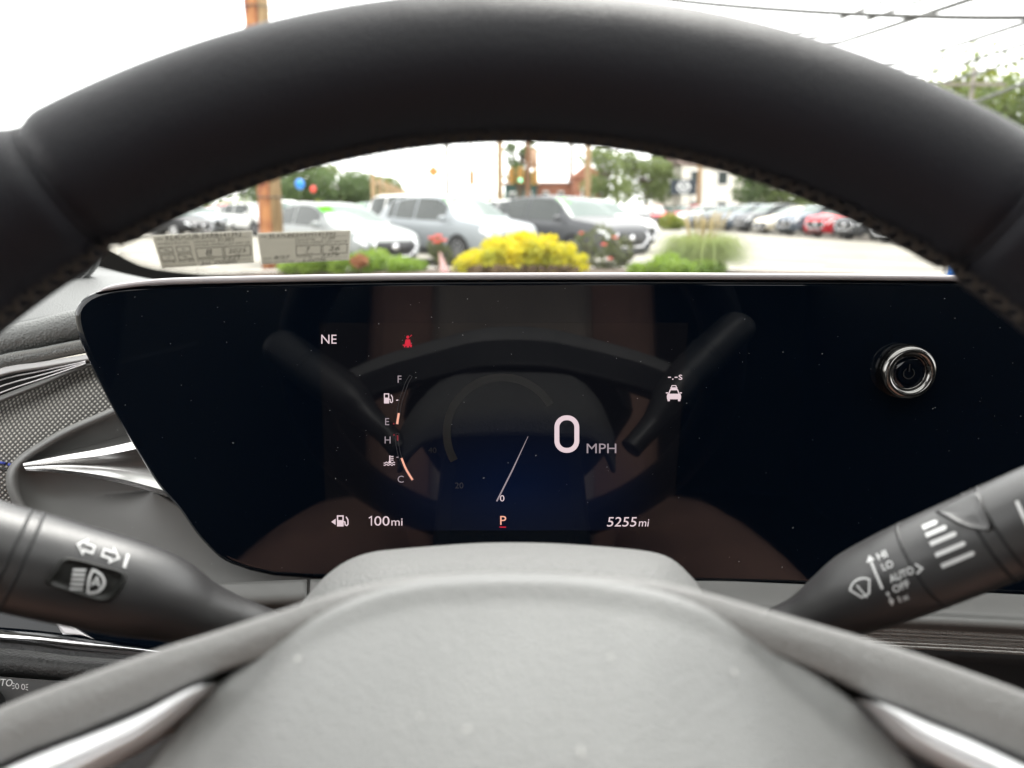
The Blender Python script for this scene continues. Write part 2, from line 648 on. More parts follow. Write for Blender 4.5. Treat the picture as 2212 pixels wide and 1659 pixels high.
pad_outline = [(60, 2060), (150, 1860), (250, 1708), (330, 1600), (440, 1486), (560, 1392), (700, 1313), (800, 1274), (900, 1251), (1000, 1242), (1090, 1239),
               (1180, 1240), (1280, 1247), (1380, 1262), (1480, 1286), (1650, 1362), (1780, 1440), (1890, 1530), (1990, 1630), (2070, 1750), (2160, 1900), (2250, 2080),
               (1900, 3200), (1106, 3900), (350, 3200)]
prof = [(1.0, -0.03), (1.004, -0.012), (1.002, -0.006), (0.992, -0.0028), (0.97, -0.0007), (0.94, 0.0)]
prof += [(t, 0.036 * (1 - (t / 0.94) ** 2.0)) for t in np.linspace(0.91, 0.04, 30)]
hub = pillow('airbag_cover', pad_outline, (0.0, -0.012), -0.004, prof, hubmat, wheel)
trimbright = mat('bright spoke trim', (0.90, 0.90, 0.92), 0.35, metal=0.12)
def chrome_trim(upper, lower):
    o = ribbon('spoke_trim', upper, lower, -0.006, [(0.0, -0.02), (0.0, -0.004), (0.04, 0.0), (0.30, 0.003), (0.46, 0.0035), (0.52, 0.0008), (0.58, 0.0035), (0.75, 0.003), (0.96, -0.002), (1.0, -0.008), (1.0, -0.02)], trimbright, wheel, 60)
    return o
chrome_trim([(447, 1478), (400, 1492), (300, 1543), (200, 1584), (100, 1622), (0, 1665), (-150, 1745), (-350, 1860)],
            [(449, 1483), (415, 1516), (330, 1590), (250, 1640), (170, 1686), (60, 1740), (-100, 1830), (-330, 1960)])
chrome_trim([(1882, 1514), (1930, 1528), (2010, 1562), (2100, 1598), (2212, 1650), (2300, 1695), (2420, 1765), (2600, 1880)],
            [(1880, 1519), (1905, 1545), (1965, 1608), (2050, 1660), (2140, 1705), (2240, 1755), (2370, 1830), (2560, 1960)])
# back of the hub, seen only mirrored in the display
vs, fs = tube_mesh([wp(0, -0.02, -0.012), wp(0, -0.02, -0.03), wp(0, -0.02, -0.05), wp(0, -0.02, -0.07)], [0.068, 0.068, 0.06, 0.045], 32)
build('hub_back', vs, fs, blackplastic, wheel)
# dust on the hub
pts, nor = [], []
bv = BVHTree.FromPolygons([v.co for v in hub.data.vertices], [tuple(p.vertices) for p in hub.data.polygons])
spots = [(1030, 1427), (1367, 1437), (910, 1555), (1093, 1577), (560, 1375), (598, 1410), (1580, 1460), (1312, 1278), (650, 1430), (2110, 1515)]
spots += [(rnd.uniform(500, 1700), rnd.uniform(1260, 1650)) for _ in range(26)]
for (u, v) in spots:
    h = bv.ray_cast(CAM, ray(u, v))
    if h[0]:
        pts.append(h[0] + h[1] * (0.0012 if h[1].dot(WN) > 0 else -0.0012))
        nor.append(h[1] if h[1].dot(WN) > 0 else -h[1])
specks('dust', pts, nor, 0.00008, 0.00042, dustmat, wheel)

# ------------------------------------------------------------------ steering column cover
col_base = wp(0, -0.02, -0.2)
column = thing('column_cover', col_base, label='grey grained cover over the steering column behind the wheel hub', cat='column cover')
far_c = [(600, 1420), (655, 1330), (690, 1288), (718, 1258), (755, 1232), (800, 1215), (860, 1207), (1000, 1196), (1090, 1193), (1200, 1195), (1330, 1204), (1405, 1213), (1442, 1226), (1472, 1252), (1500, 1290), (1560, 1420)]
near_c = [(560, 1500), (640, 1390), (690, 1330), (722, 1302), (765, 1278), (810, 1262), (870, 1254), (1000, 1246), (1090, 1244), (1200, 1246), (1330, 1252), (1395, 1260), (1432, 1272), (1468, 1298), (1510, 1340), (1590, 1480)]
rows = []
for (cc, n_, k) in ((far_c, -0.135, 0), (far_c, -0.125, 1), (far_c, -0.105, 2), (near_c, -0.075, 3), (near_c, -0.060, 4)):
    pr = []
    for (u, v) in cc:
        x, s = wpx(u, v, -0.105 if cc is far_c else -0.065)
        if k == 0:
            s -= 0.012
        if k == 1:
            s -= 0.0015
        if k == 4:
            s -= 0.02
            x *= 0.95
        pr.append(wp(x, s, n_))
    rows.append(pr)
g = surf(rows, 26, 90)
o = build('upper_shell', [tuple(p) for p in g.reshape(-1, 3)], grid_faces(26, 90), shroudmat, column)
m = o.modifiers.new('thickness', 'SOLIDIFY'); m.thickness = 0.003; m.offset = -1
bevel_box('lower_shell', wp(0, -0.03, -0.13), (0.105, 0.15, 0.07), blackplastic, column, 0.012, Matrix((RT, WN, WU)).transposed().to_3x3())

# ------------------------------------------------------------------ stalks
def stalk(name, ctrl, label, cat, ring_at, n=150, nseg=40):
    """ctrl: (u, v, depth, radius)"""
    base = px(*ctrl[0][:3])
    root = thing(name, base, label=label, cat=cat)
    C4 = cr([(*px(u, v, d), r) for (u, v, d, r) in ctrl], n)
    path = [Vector(p[:3]) for p in C4]
    rad = [p[3] for p in C4]
    vs, fs = tube_mesh(path, rad, nseg)
    body = build('lever', vs, fs, stalkmat, root)
    for ru in ring_at:
        i = min(range(n - 1), key=lambda k: abs(CU + FPX * (path[k] - CAM).dot(RT) / (path[k] - CAM).dot(FWD) - ru))
        d = (path[i + 1] - path[i]).normalized()
        pp = [path[i] - d * 0.0006, path[i] - d * 0.0005, path[i] + d * 0.0005, path[i] + d * 0.0006]
        tube('joint_line', pp, [rad[i] * 0.9, rad[i] * 1.006, rad[i] * 1.006, rad[i] * 0.9], blackplastic, root, nseg)
    bvh = BVHTree.FromPolygons(vs, [f for f in fs])
    def fn(u, v, lift=0.00045):
        h = bvh.ray_cast(CAM, ray(u, v))
        if h[0] is None:
            h = bvh.find_nearest(px(u, v, 0.225))
        return h[0] + (CAM - h[0]).normalized() * lift
    return root, fn

# left: turn signals and headlamp beam
ls, lfn = stalk('turn_signal_stalk', [(640, 1400, 0.268, 0.0075), (560, 1362, 0.26, 0.0078), (490, 1342, 0.254, 0.0088), (420, 1320, 0.248, 0.0107), (350, 1290, 0.242, 0.0130),
                                     (270, 1268, 0.236, 0.0142), (150, 1238, 0.229, 0.0146), (30, 1208, 0.222, 0.0146), (-100, 1172, 0.215, 0.0143), (-220, 1136, 0.209, 0.0132), (-270, 1120, 0.206, 0.0105)],
                'black lever with white turn arrows and a dark headlamp button', 'stalk', (18, 48))
def arrow(f, cx, cy, sgn, ang):
    w = 3.6
    P = [(-22, 0), (-6, -15), (-6, -7.5), (14, -7.5), (14, 7.5), (-6, 7.5), (-6, 15)]
    ca, sa = math.cos(ang), math.sin(ang)
    f.stroke([(cx + (p[0] * sgn) * ca - p[1] * sa, cy + (p[0] * sgn) * sa + p[1] * ca) for p in P], w + 0.3, True)
f = Flat(); arrow(f, 189, 1183, 1, 0.34); f.build('left_arrow', print_white, ls, lfn)
f = Flat(); arrow(f, 236, 1198, -1, 0.34); f.build('right_arrow', print_white, ls, lfn)
f = Flat(); f.stroke([(277 - 9 * k / 8, 1197 + 29 * k / 8) for k in range(9)], 7); f.build('arrow_bar', print_white, ls, lfn)
# the beam button: a raised rounded plate
bo = [(146, 1206), (175, 1211), (215, 1222), (255, 1233), (268, 1240), (270, 1250), (262, 1268), (248, 1288), (235, 1296), (215, 1298), (170, 1284), (120, 1268), (104, 1262), (103, 1254), (118, 1234), (135, 1211)]
bc = (188, 1254)
vs = []
loops = ((1.05, 0.0002), (1.03, 0.0018), (0.97, 0.0027), (0.90, 0.0018), (0.6, 0.0013), (0.3, 0.0012), (0.02, 0.0012))
bo2 = [tuple(p) for p in cr(bo + [bo[0]], 49)[:-1]]
for (k, lift) in loops:
    for (u, v) in bo2:
        vs.append(lfn(bc[0] + (u - bc[0]) * k, bc[1] + (v - bc[1]) * k, lift))
btn = build('beam_button', vs, grid_faces(len(loops), 48, True), buttonmat, ls)
f = Flat()
ca, sa = math.cos(0.17), math.sin(0.17)
def bt(x, y):
    return (190 + x * ca - y * sa, 1255 + x * sa + y * ca)
D = [bt(4 + 34 * math.cos(a) * 0.92, 25 * math.sin(a)) for a in np.linspace(-1.45, 1.45, 18)]
f.stroke(D + [bt(4, 24), bt(2, 8), bt(2, -8), bt(6, -25)], 5.5, True)
for k in range(5):
    y = -21 + 10.2 * k
    f.stroke([bt(-36, y + 3), bt(-8, y - 1)], 5.2)
f.stroke([bt(9, 9), bt(18, -11), bt(27, 9)], 3.6)
f.stroke([bt(13, 3), bt(23, 3)], 3.2)
f.build('beam_symbol', print_white, btn, lambda u, v: lfn(u, v, 0.0022))

# right: wipers
rs, rfn = stalk('wiper_stalk', [(1600, 1395, 0.268, 0.0075), (1670, 1368, 0.261, 0.0076), (1740, 1342, 0.254, 0.0086), (1800, 1310, 0.248, 0.0106), (1860, 1277, 0.242, 0.0124),
                               (1930, 1246, 0.235, 0.0131), (1998, 1217, 0.229, 0.0133), (2110, 1170, 0.222, 0.0134), (2220, 1124, 0.215, 0.0134), (2350, 1070, 0.208, 0.0132), (2450, 1030, 0.203, 0.0122), (2480, 1018, 0.201, 0.009)],
                'black wiper lever with white speed bars and wiper lettering', 'stalk', (1998, 2140, 2168))
ANG = math.atan2(-47, 112)            # direction of the lever in the picture
def rot(cx, cy, ang):
    ca, sa = math.cos(ang), math.sin(ang)
    return lambda x, y: (cx + x * ca - y * sa, cy + x * sa + y * ca)
def rtext(s, cx, cy, h, name, ang=ANG, bold=0.02, shear=0.0, width=None):
    q = rot(cx, cy, ang)
    f = Flat(); f.text(s, 0, h / 2, h, bold=bold, shear=shear, width=width, align='C')
    f.v = [q(*p) for p in f.v]
    f.build(name, print_white, rs, rfn)
rtext('HI', 1905, 1199, 15, 'high_lettering', width=22)
rtext('LO', 1917, 1221, 15, 'low_lettering', width=25)
rtext('AUTO', 1947, 1241, 16, 'auto_lettering', width=56)
f = Flat(); f.stroke([(1977, 1219), (1992, 1228), (1980, 1240)], 4.2); f.build('auto_pointer', print_white, rs, rfn)
rtext('OFF', 1946, 1267, 15, 'off_lettering', width=38)
rtext('1x', 1952, 1291, 13, 'mist_lettering', width=24)
f = Flat(); f.stroke([(1906 - 24 * k / 12, 1272 - 58 * k / 12) for k in range(13)], 6); f.poly([(1872, 1216), (1877, 1199), (1890, 1209)]); f.build('speed_arrow', print_white, rs, rfn)
f = Flat(); f.disc((1918, 1283), 4); f.stroke([(1921, 1289), (1925, 1297)], 4); f.poly([(1918, 1298), (1932, 1294), (1928, 1309)]); f.build('mist_arrow', print_white, rs, rfn)
f = Flat()
q = rot(1862, 1272, ANG - 0.1)
fan = [q(30 * math.cos(a) * 1.0, 8 - 30 * math.sin(a)) for a in np.linspace(0.65, 2.5, 12)]
f.stroke([q(-9, 16)] + fan[::-1] + [q(9, 16)], 4.4, True)
f.stroke([q(1, 22), q(-6, -12)], 4.0)
f.build('wiper_symbol', print_white, rs, rfn)
q = rot(2010, 1215, ANG)
for k, (y, L_, x0) in enumerate(((-76, 34, -1), (-58, 48, -1), (-37, 62, 1), (-10, 72, 3), (17, 82, 7))):
    f = Flat()
    xa, xb = 14 + x0 * 0.6, 14 + L_
    hw = 5.2
    f.poly([q(xa, y - hw), q(xb - 4, y - hw), q(xb, y - hw + 3), q(xb, y + hw - 3), q(xb - 4, y + hw), q(xa, y + hw)])
    f.build('speed_bar', print_white, rs, rfn)
# finger scallop on the twist ring
q = rot(2010, 1215, ANG)
sc = [q(*p) for p in [(52, -98), (66, -82), (84, -58), (108, -34), (140, -14), (150, -18), (150, -60), (146, -104)]]
sc2 = [tuple(p) for p in cr(sc + [sc[0]], 49)[:-1]]
cc = q(118, -62)
vs = []
loops = ((1.0, 0.0002), (0.97, 0.0014), (0.9, 0.0017), (0.8, 0.0012), (0.4, 0.0010), (0.02, 0.0010))
for (k, lift) in loops:
    for (u, v) in sc2:
        vs.append(rfn(cc[0] + (u - cc[0]) * k, cc[1] + (v - cc[1]) * k, lift))
build('finger_rest', vs, grid_faces(len(loops), 48, True), stalkmat, rs)
f = Flat(); f.stroke([(2196, 1082), (2212, 1118)], 8); f.stroke([(2212, 1118), (2222, 1140)], 8); f.build('end_mark', print_white, rs, rfn)

# ------------------------------------------------------------------ the long display
SN = Vector((0, -math.cos(R(2)), math.sin(R(2))))
SP = px(1085, 930, 0.385)
def sfn(lift):
    return lambda u, v: onplane(u, v, SP + SN * lift, SN)
display = thing('dash_display', onplane(1300, 1290, SP - SN * 0.03, SN), label='wide glossy black dash display showing speed, fuel and mileage', cat='display')
left_side = [(500, 1218), (471, 1201), (427, 1155), (387, 1098), (342, 1046), (283, 952), (241, 878), (213, 822), (184, 760), (169, 722), (162, 686), (166, 664), (179, 647), (200, 634), (232, 625), (290, 619), (408, 613)]
lp = [tuple(p) for p in cr(left_side, 60)]
outline = [(2760, 1310), (2212, 1288), (1700, 1262), (1300, 1256), (900, 1253), (680, 1250), (590, 1243), (540, 1232)] + lp + [(685, 608), (933, 605), (1200, 604), (1481, 604), (1800, 605), (2042, 607), (2300, 612), (2760, 625)]
oc = [tuple(p) for p in outline]
vs, fs = [], []
cen = (1200, 900)
nO = len(oc)
for (inset, lift) in ((0, -0.012), (0, -0.0022), (2.0, -0.0008), (7, -0.0001), (12, 0.0)):
    for i, (u, v) in enumerate(oc):
        a = Vector(oc[i - 1]); b_ = Vector(oc[(i + 1) % nO])
        t = (b_ - a).normalized()
        nrm = Vector((-t.y, t.x))                 # inwards for this winding
        q = Vector((u, v)) + nrm * inset
        vs.append(sfn(lift)(q.x, q.y))
fs = grid_faces(5, nO, True)
fs.append(tuple(4 * nO + k for k in range(nO)))
fs.append(tuple(range(nO))[::-1])
o = build('glass_panel', vs, fs, gloss_black, display, smooth=False)
o.data.polygons.foreach_set('use_smooth', [len(q_.vertices) == 4 for q_ in o.data.polygons])
# silver trim along the upper edge
tr_lo = [(206, 632), (241, 627), (310, 618), (408, 614), (685, 608), (933, 605), (1200, 604), (1481, 604), (1800, 605), (2042, 607), (2300, 612), (2760, 625)]
tr_hi = [(212, 631), (238, 617), (310, 606), (408, 600), (685, 594), (933, 591), (1200, 590), (1481, 590), (1800, 592), (2042, 595), (2300, 600), (2760, 612)]
A = cr(tr_lo, 140); B = cr(tr_hi, 140)
vs = []
for (t, lift) in ((0.0, -0.004), (0.0, 0.0008), (0.10, 0.0016), (0.80, 0.0016), (1.0, 0.0002), (1.06, -0.004), (1.08, -0.012)):
    for i in range(140):
        q = A[i] * (1 - t) + B[i] * t
        vs.append(sfn(lift)(q[0], q[1]))
build('upper_trim', vs, grid_faces(7, 140), trimmat, display)

# lit area: barely brighter than the glass, with a blue glow below the needle
act = bpy.data.materials.new('lit display')
act.use_nodes = True
t = act.node_tree
b = t.nodes['Principled BSDF']
b.inputs['Base Color'].default_value = (0.003, 0.0035, 0.005, 1)
b.inputs['Roughness'].default_value = 0.04
b.inputs['Specular IOR Level'].default_value = 0.36
co = t.nodes.new('ShaderNodeTexCoord')
mp = t.nodes.new('ShaderNodeMapping')
gc = sfn(0)(1110, 1060)
mp.inputs['Location'].default_value = (-gc.x / 0.075, -gc.y / 0.075, -gc.z / 0.045)
mp.inputs['Scale'].default_value = (1 / 0.075, 1 / 0.075, 1 / 0.045)
gr = t.nodes.new('ShaderNodeTexGradient')
gr.gradient_type = 'SPHERICAL'
t.links.new(co.outputs['Object'], mp.inputs['Vector'])
t.links.new(mp.outputs['Vector'], gr.inputs['Vector'])
mx = t.nodes.new('ShaderNodeMix'); mx.data_type = 'RGBA'
mx.inputs['A'].default_value = (0.0012, 0.0012, 0.0018, 1)
mx.inputs['B'].default_value = (0.001, 0.004, 0.018, 1)
t.links.new(gr.outputs['Fac'], mx.inputs['Factor'])
t.links.new(mx.outputs['Result'], b.inputs['Emission Color'])
b.inputs['Emission Strength'].default_value = 1.0 / 2 ** EXPO
f = Flat(); f.poly([(689, 697), (1487, 697), (1452, 1146), (705, 1146)])
screen = f.build('screen', act, display, sfn(0.0003))

white_g = glow('lit white', (0.78, 0.62, 0.66), 1.0)
grey_g = glow('lit grey', (0.33, 0.27, 0.30), 1.0)
dim_g = glow('lit dim grey', (0.022, 0.021, 0.025), 1.0)
faint_g = glow('lit faint grey', (0.0022, 0.0021, 0.0026), 1.0)
peach_g = glow('lit peach', (1.0, 0.46, 0.33), 1.0)
red_g = glow('lit red', (0.62, 0.01, 0.035), 1.0)
dred_g = glow('lit dark red', (0.22, 0.01, 0.02), 1.0)
sf = sfn(0.0006)
def stext(name, s, x, y, h, m_, width=None, shear=0.0, bold=0.0):
    f = Flat(); f.text(s, x, y, h, width=width, shear=shear, bold=bold)
    return f.build(name, m_, screen, sf)
stext('compass_heading', 'NE', 694, 742.4, 19.4, white_g, 33)
stext('fuel_full_letter', 'F', 859, 826.9, 15.5, grey_g)
stext('fuel_empty_letter', 'E', 832, 918.2, 15, grey_g)
stext('hot_letter', 'H', 831, 957.9, 15, grey_g)
stext('cold_letter', 'C', 859, 1042.4, 14.5, grey_g)
stext('speed_unit', 'MPH', 1267.4, 978.9, 20.6, grey_g, 64)
stext('dial_zero', '0', 1080, 1082.9, 13, white_g, 9.5)
stext('gear_letter', 'P', 1080.5, 1133.7, 19, peach_g, 13)
stext('range_number', '00', 808.5, 1135.3, 20, white_g, 33)
f = Flat(); f.stroke([(796.8, 1119.2), (802.4, 1115.9), (802.4, 1135.3)], 2.3); f.build('range_number', white_g, screen, sf)
stext('range_unit', 'mi', 845.5, 1135.3, 16.5, white_g, 24)
stext('odometer_number', '5255', 1311, 1137.2, 20, white_g, 64.5, shear=0.14)
stext('odometer_unit', 'mi', 1379.5, 1137.2, 16.5, white_g, 23, shear=0.14)
stext('gap_time', '-.-s', 1443, 820.2, 16, white_g, 31)
stext('dial_number', '20', 983, 1055, 12.5, dim_g, 18)
stext('dial_number', '40', 925, 978, 11, faint_g, 18)
# the large speed digit
f = Flat()
cx_, cy_, hw, hh, rr = 1224.5, 937.6, 21.5, 35.2, 20.5
pts = []
for (sx, sy, a0) in ((1, -1, -90), (1, 1, 0), (-1, 1, 90), (-1, -1, 180)):
    for k in range(9):
        a = R(a0 + 90 * k / 8)
        pts.append((cx_ + sx * (hw - rr) + rr * math.cos(a), cy_ + sy * (hh - rr) + rr * math.sin(a)))
f.stroke(pts, 10.6, True)
f.build('speed_digit', white_g, screen, sf)
# needle, tapering
f = Flat(); f.poly([(1140.4, 942.3), (1141.2, 942.8), (1108.5, 1015.5), (1074.5, 1083.5), (1071.5, 1082.3), (1105.8, 1014.3)])
f.build('needle', grey_g, screen, sf)
# dial ring
f = Flat(); f.arc((1085, 935), 120, R(150), R(330), 17, 40)
f.build('dial_ring', faint_g, screen, sf)
f = Flat(); f.stroke([(1079, 1138.6), (1093, 1138.6)], 2.4); f.build('gear_underline', red_g, screen, sf)
# gauges
farc = [(887.6, 811.9), (879, 827), (872.6, 844.8), (866.5, 862), (862.6, 880.5), (859.5, 904), (857.9, 916)]
tarc = [(858.7, 936), (857.9, 955.9), (862.6, 981.7), (867.5, 995), (874.5, 1009.5), (891.6, 1037.2)]
for nm, arc_ in (('fuel_gauge', farc), ('temperature_gauge', tarc)):
    P_ = cr(arc_, 30)
    f = Flat()
    left, right = [], []
    for i, p in enumerate(P_):
        d = P_[min(i + 1, 29)] - P_[max(i - 1, 0)]
        d = d / np.linalg.norm(d)
        nn = np.array([-d[1], d[0]]) * 3.1
        left.append(tuple(p + nn)); right.append(tuple(p - nn))
    f.stroke(left + right[::-1], 1.1, True)
    f.build(nm, dim_g, screen, sf)
f = Flat(); f.stroke([(861.6, 892.4), (859.6, 904), (857.9, 916)], 4.6); f.build('fuel_level', peach_g, screen, sfn(0.0008))
f = Flat(); f.stroke([tuple(p) for p in cr([(867.3, 989.6), (874.5, 1008), (882, 1022), (891.2, 1036.6)], 10)], 4.2); f.build('temperature_level', peach_g, screen, sfn(0.0008))
f = Flat(); f.stroke([(858.7, 940), (859, 952)], 3.0); f.build('hot_zone', dred_g, screen, sfn(0.0008))
f = Flat(); f.disc((850.7, 915.4), 1.8, 8); f.build('empty_dot', dred_g, screen, sf)
f = Flat(); f.disc((851.2, 939.4), 1.8, 8); f.build('hot_dot', dred_g, screen, sf)
f = Flat(); f.stroke([(855.8, 864.6), (860.4, 864.2)], 2.2); f.build('gauge_tick', white_g, screen, sf)
f = Flat(); f.stroke([(856.4, 988), (860.8, 987.4)], 2.0); f.build('gauge_tick', grey_g, screen, sf)
def pump(name, x, y, w, h, m_):
    f = Flat()
    bw = w * 0.58
    t_ = w * 0.09
    f.poly([(x, y + h * 0.42), (x + bw, y + h * 0.42), (x + bw, y + h), (x, y + h)])
    f.stroke([(x + t_ / 2, y + h * 0.44), (x + t_ / 2, y + t_ / 2), (x + bw - t_ / 2, y + t_ / 2), (x + bw - t_ / 2, y + h * 0.44)], t_ * 1.3)
    f.stroke([(x + bw, y + h * 0.55), (x + bw * 1.2, y + h * 0.6), (x + bw * 1.24, y + h * 0.85), (x + w * 0.86, y + h * 0.92), (x + w * 0.97, y + h * 0.8), (x + w * 0.96, y + h * 0.4), (x + w * 0.8, y + h * 0.12)], t_ * 1.2)
    return f.build(name, m_, screen, sf)
pump('fuel_pump_symbol', 829.5, 850, 19, 21.5, white_g)
pump('fuel_side_symbol', 728, 1113.4, 24.5, 23.8, white_g)
f = Flat(); f.poly([(715.5, 1127.3), (725, 1120.5), (725, 1134)]); f.build('fuel_side_pointer', white_g, screen, sf)
# coolant symbol
f = Flat()
f.stroke([(842, 984), (842, 998)], 2.6); f.disc((842, 998), 3, 10)
for k in range(3):
    f.stroke([(844, 986 + 4 * k), (850, 986 + 4 * k)], 1.7)
for dy in (0, 4.6):
    f.stroke([(829 + x, 999.5 + dy + 1.3 * math.sin(x * 0.8)) for x in np.linspace(0, 24, 22)], 1.7)
f.build('coolant_symbol', white_g, screen, sf)
# seat belt warning
f = Flat()
f.disc((881, 728.2), 3.4, 12)
f.poly([(876.2, 733), (885.6, 733), (888, 744), (874, 744)])
f.stroke([(870, 745.5), (890, 745.5)], 2.4)
f.stroke([(875.5, 745), (873.5, 750)], 3.0); f.stroke([(886.5, 745), (888.5, 750)], 3.0)
f.poly([(877, 743), (885, 743), (883.5, 750.5), (878.5, 750.5)])
f.stroke([(886, 727), (889.5, 723.5)], 1.6)
f.build('seat_belt_warning', red_g, screen, sf)
# following-distance cars
f = Flat()
f.stroke([(1444.5, 851), (1448, 841.8), (1463.6, 841.8), (1467, 851)], 2.4)
f.poly([(1441.8, 850.5), (1470, 850.5), (1471.4, 856), (1470.8, 862.5), (1441, 862.5), (1440.4, 856)])
f.poly([(1442, 862), (1447, 862), (1447, 866.6), (1442, 866.6)]); f.poly([(1464.6, 862), (1469.6, 862), (1469.6, 866.6), (1464.6, 866.6)])
f.stroke([(1438.4, 848.6), (1443.4, 848.6)], 2.4); f.stroke([(1468.2, 848.6), (1473, 848.6)], 2.4)
f.stroke([(1450, 838.5), (1451.5, 833), (1460, 833), (1461.6, 838.5)], 1.8)
f.poly([(1448.2, 836.8), (1463.4, 836.8), (1463, 840.6), (1448.6, 840.6)])
f.build('following_gap_symbol', white_g, screen, sf)
# dust on the glass
pts = [sfn(0.0004)(rnd.uniform(210, 2212), rnd.uniform(620, 1240)) for _ in range(420)]
specks('dust', pts, [SN] * len(pts), 0.00003, 0.00022, dustdim, display)

# ------------------------------------------------------------------ start button
kc = sfn(0.0)(1950, 800)
rk = 0.0136
knob = thing('start_button', kc, label='round chrome start button with knurled edge and power symbol', cat='button')
KA, KB = Vector((1, 0, 0)), SN.cross(Vector((1, 0, 0))).normalized() * -1
KB = Vector((1, 0, 0)).cross(SN).normalized()
if KB.z < 0:
    KB = -KB
def kn(x, y, n):
    return kc + KA * x + KB * y + SN * n
def lathe(name, prof, material, parent, n=72, knurl=None):
    vs = []
    for (r, h) in prof:
        for k in range(n):
            a = 2 * math.pi * k / n
            rr = r
            if knurl and knurl[0] <= h <= knurl[1]:
                rr = r * (1.0 if k % 2 else 0.955)
            vs.append(kn(rr * math.cos(a), rr * math.sin(a), h))
    return build(name, vs, grid_faces(len(prof), n, True), material, parent)
o = lathe('knurled_ring', [(rk * 0.92, 0.0), (rk * 0.99, 0.0012), (rk * 0.99, 0.0042), (rk * 0.95, 0.0046)], darkchrome, knob, 120, (0.001, 0.0043))
lathe('chrome_ring', [(rk * 0.95, 0.0044)] + [(rk * (0.79 + 0.185 * math.cos(a)), 0.0052 + 0.0032 * math.sin(a)) for a in np.linspace(-0.3, 3.0, 22)] + [(rk * 0.60, 0.004)], darkchrome, knob)
lathe('button_face', [(rk * 0.61, 0.0042), (rk * 0.59, 0.0056), (rk * 0.56, 0.0060), (rk * 0.3, 0.0057), (rk * 0.01, 0.0056)], gloss_black, knob)
lathe('inner_ring', [(rk * 0.615, 0.0048), (rk * 0.61, 0.0061), (rk * 0.585, 0.0061), (rk * 0.58, 0.005)], darkchrome, knob)
pwr = mat('dim power print', (0.008, 0.008, 0.009), 0.5, spec=0.3)
f = Flat(); f.arc((0, 0.0004), 0.0026, R(-60), R(240), 0.0006, 24); f.stroke([(0, -0.0042), (0, -0.0004)], 0.0007)
f.build('power_symbol', pwr, knob, lambda x, y: kn(x, -y, 0.0062))

# ------------------------------------------------------------------ dashboard
dash = thing('dashboard', px(500, 1300, 0.5), label='grey dashboard with woven panel, stitched roll and chrome vent fin', cat='dashboard')
# upper surface from the roll to the foot of the windshield
patch('upper_pad', [[(-420, 560, .66), (-150, 512, .70), (0, 530, .72), (120, 556, .735), (248, 588, .76), (330, 607, .78), (500, 609, .80), (1100, 612, .82), (1700, 612, .82), (2300, 612, .81), (2900, 600, .78)],
                    [(-420, 680, .57), (-150, 605, .585), (0, 585, .59), (120, 592, .60), (248, 600, .61), (330, 612, .62), (500, 625, .64), (1100, 630, .66), (1700, 630, .66), (2300, 630, .65), (2900, 640, .62)],
                    [(-420, 790, .50), (-150, 705, .505), (0, 668, .51), (120, 650, .515), (248, 640, .52), (330, 640, .53), (500, 650, .54), (1100, 655, .55), (1700, 655, .55), (2300, 655, .54), (2900, 680, .52)],
                    [(-420, 850, .45), (-150, 755, .455), (0, 716, .46), (120, 692, .465), (248, 675, .47), (330, 672, .47), (500, 680, .48), (1100, 690, .49), (1700, 690, .49), (2300, 690, .48), (2900, 720, .47)]],
      dashmat, dash, 24, 60)
# leather roll below it
rl = [(-420, 880, .445), (-150, 785, .448), (0, 742, .45), (90, 722, .452), (180, 700, .455), (300, 680, .46), (420, 670, .465)]
path = [Vector(p) for p in cr([px(*p) for p in rl], 60)]
tube('leather_roll', path, 0.0092, rollmat, dash, 20)
rl2 = [(-420, 935, .437), (-150, 832, .440), (0, 783, .442), (90, 766, .444), (180, 748, .447), (300, 728, .452), (420, 716, .457)]
path = [Vector(p) for p in cr([px(*p) for p in rl2], 90)]
tube('piping', path, 0.0042, rollmat, dash, 12)
# chevron stitches on the piping
vs, fs = [], []
braidmat = mat('grey braid', (0.17, 0.165, 0.155), 0.6)
dpath = [Vector(p) for p in cr([px(*p) for p in rl2], 150)]
for i in range(1, 148):
    p, q_ = dpath[i], dpath[i + 1]
    d = (q_ - p).normalized()
    toc = (CAM - p).normalized()
    side = d.cross(toc).normalized()
    for sg in (-1, 1):
        a = p + toc * 0.0043
        e = p + d * 0.0026 + side * sg * 0.0034 + toc * 0.0030
        w_ = d * 0.0008
        k = len(vs)
        vs += [a - w_, a + w_, e + w_, e - w_, (a + e) / 2 + toc * 0.0008]
        fs += [(k, k + 1, k + 4), (k + 1, k + 2, k + 4), (k + 2, k + 3, k + 4), (k + 3, k, k + 4)]
o = build('braid', vs, fs, braidmat, dash)
o['kind'] = 'stuff'
stripmat = mat('pale grey strip', (0.34, 0.33, 0.33), 0.45)
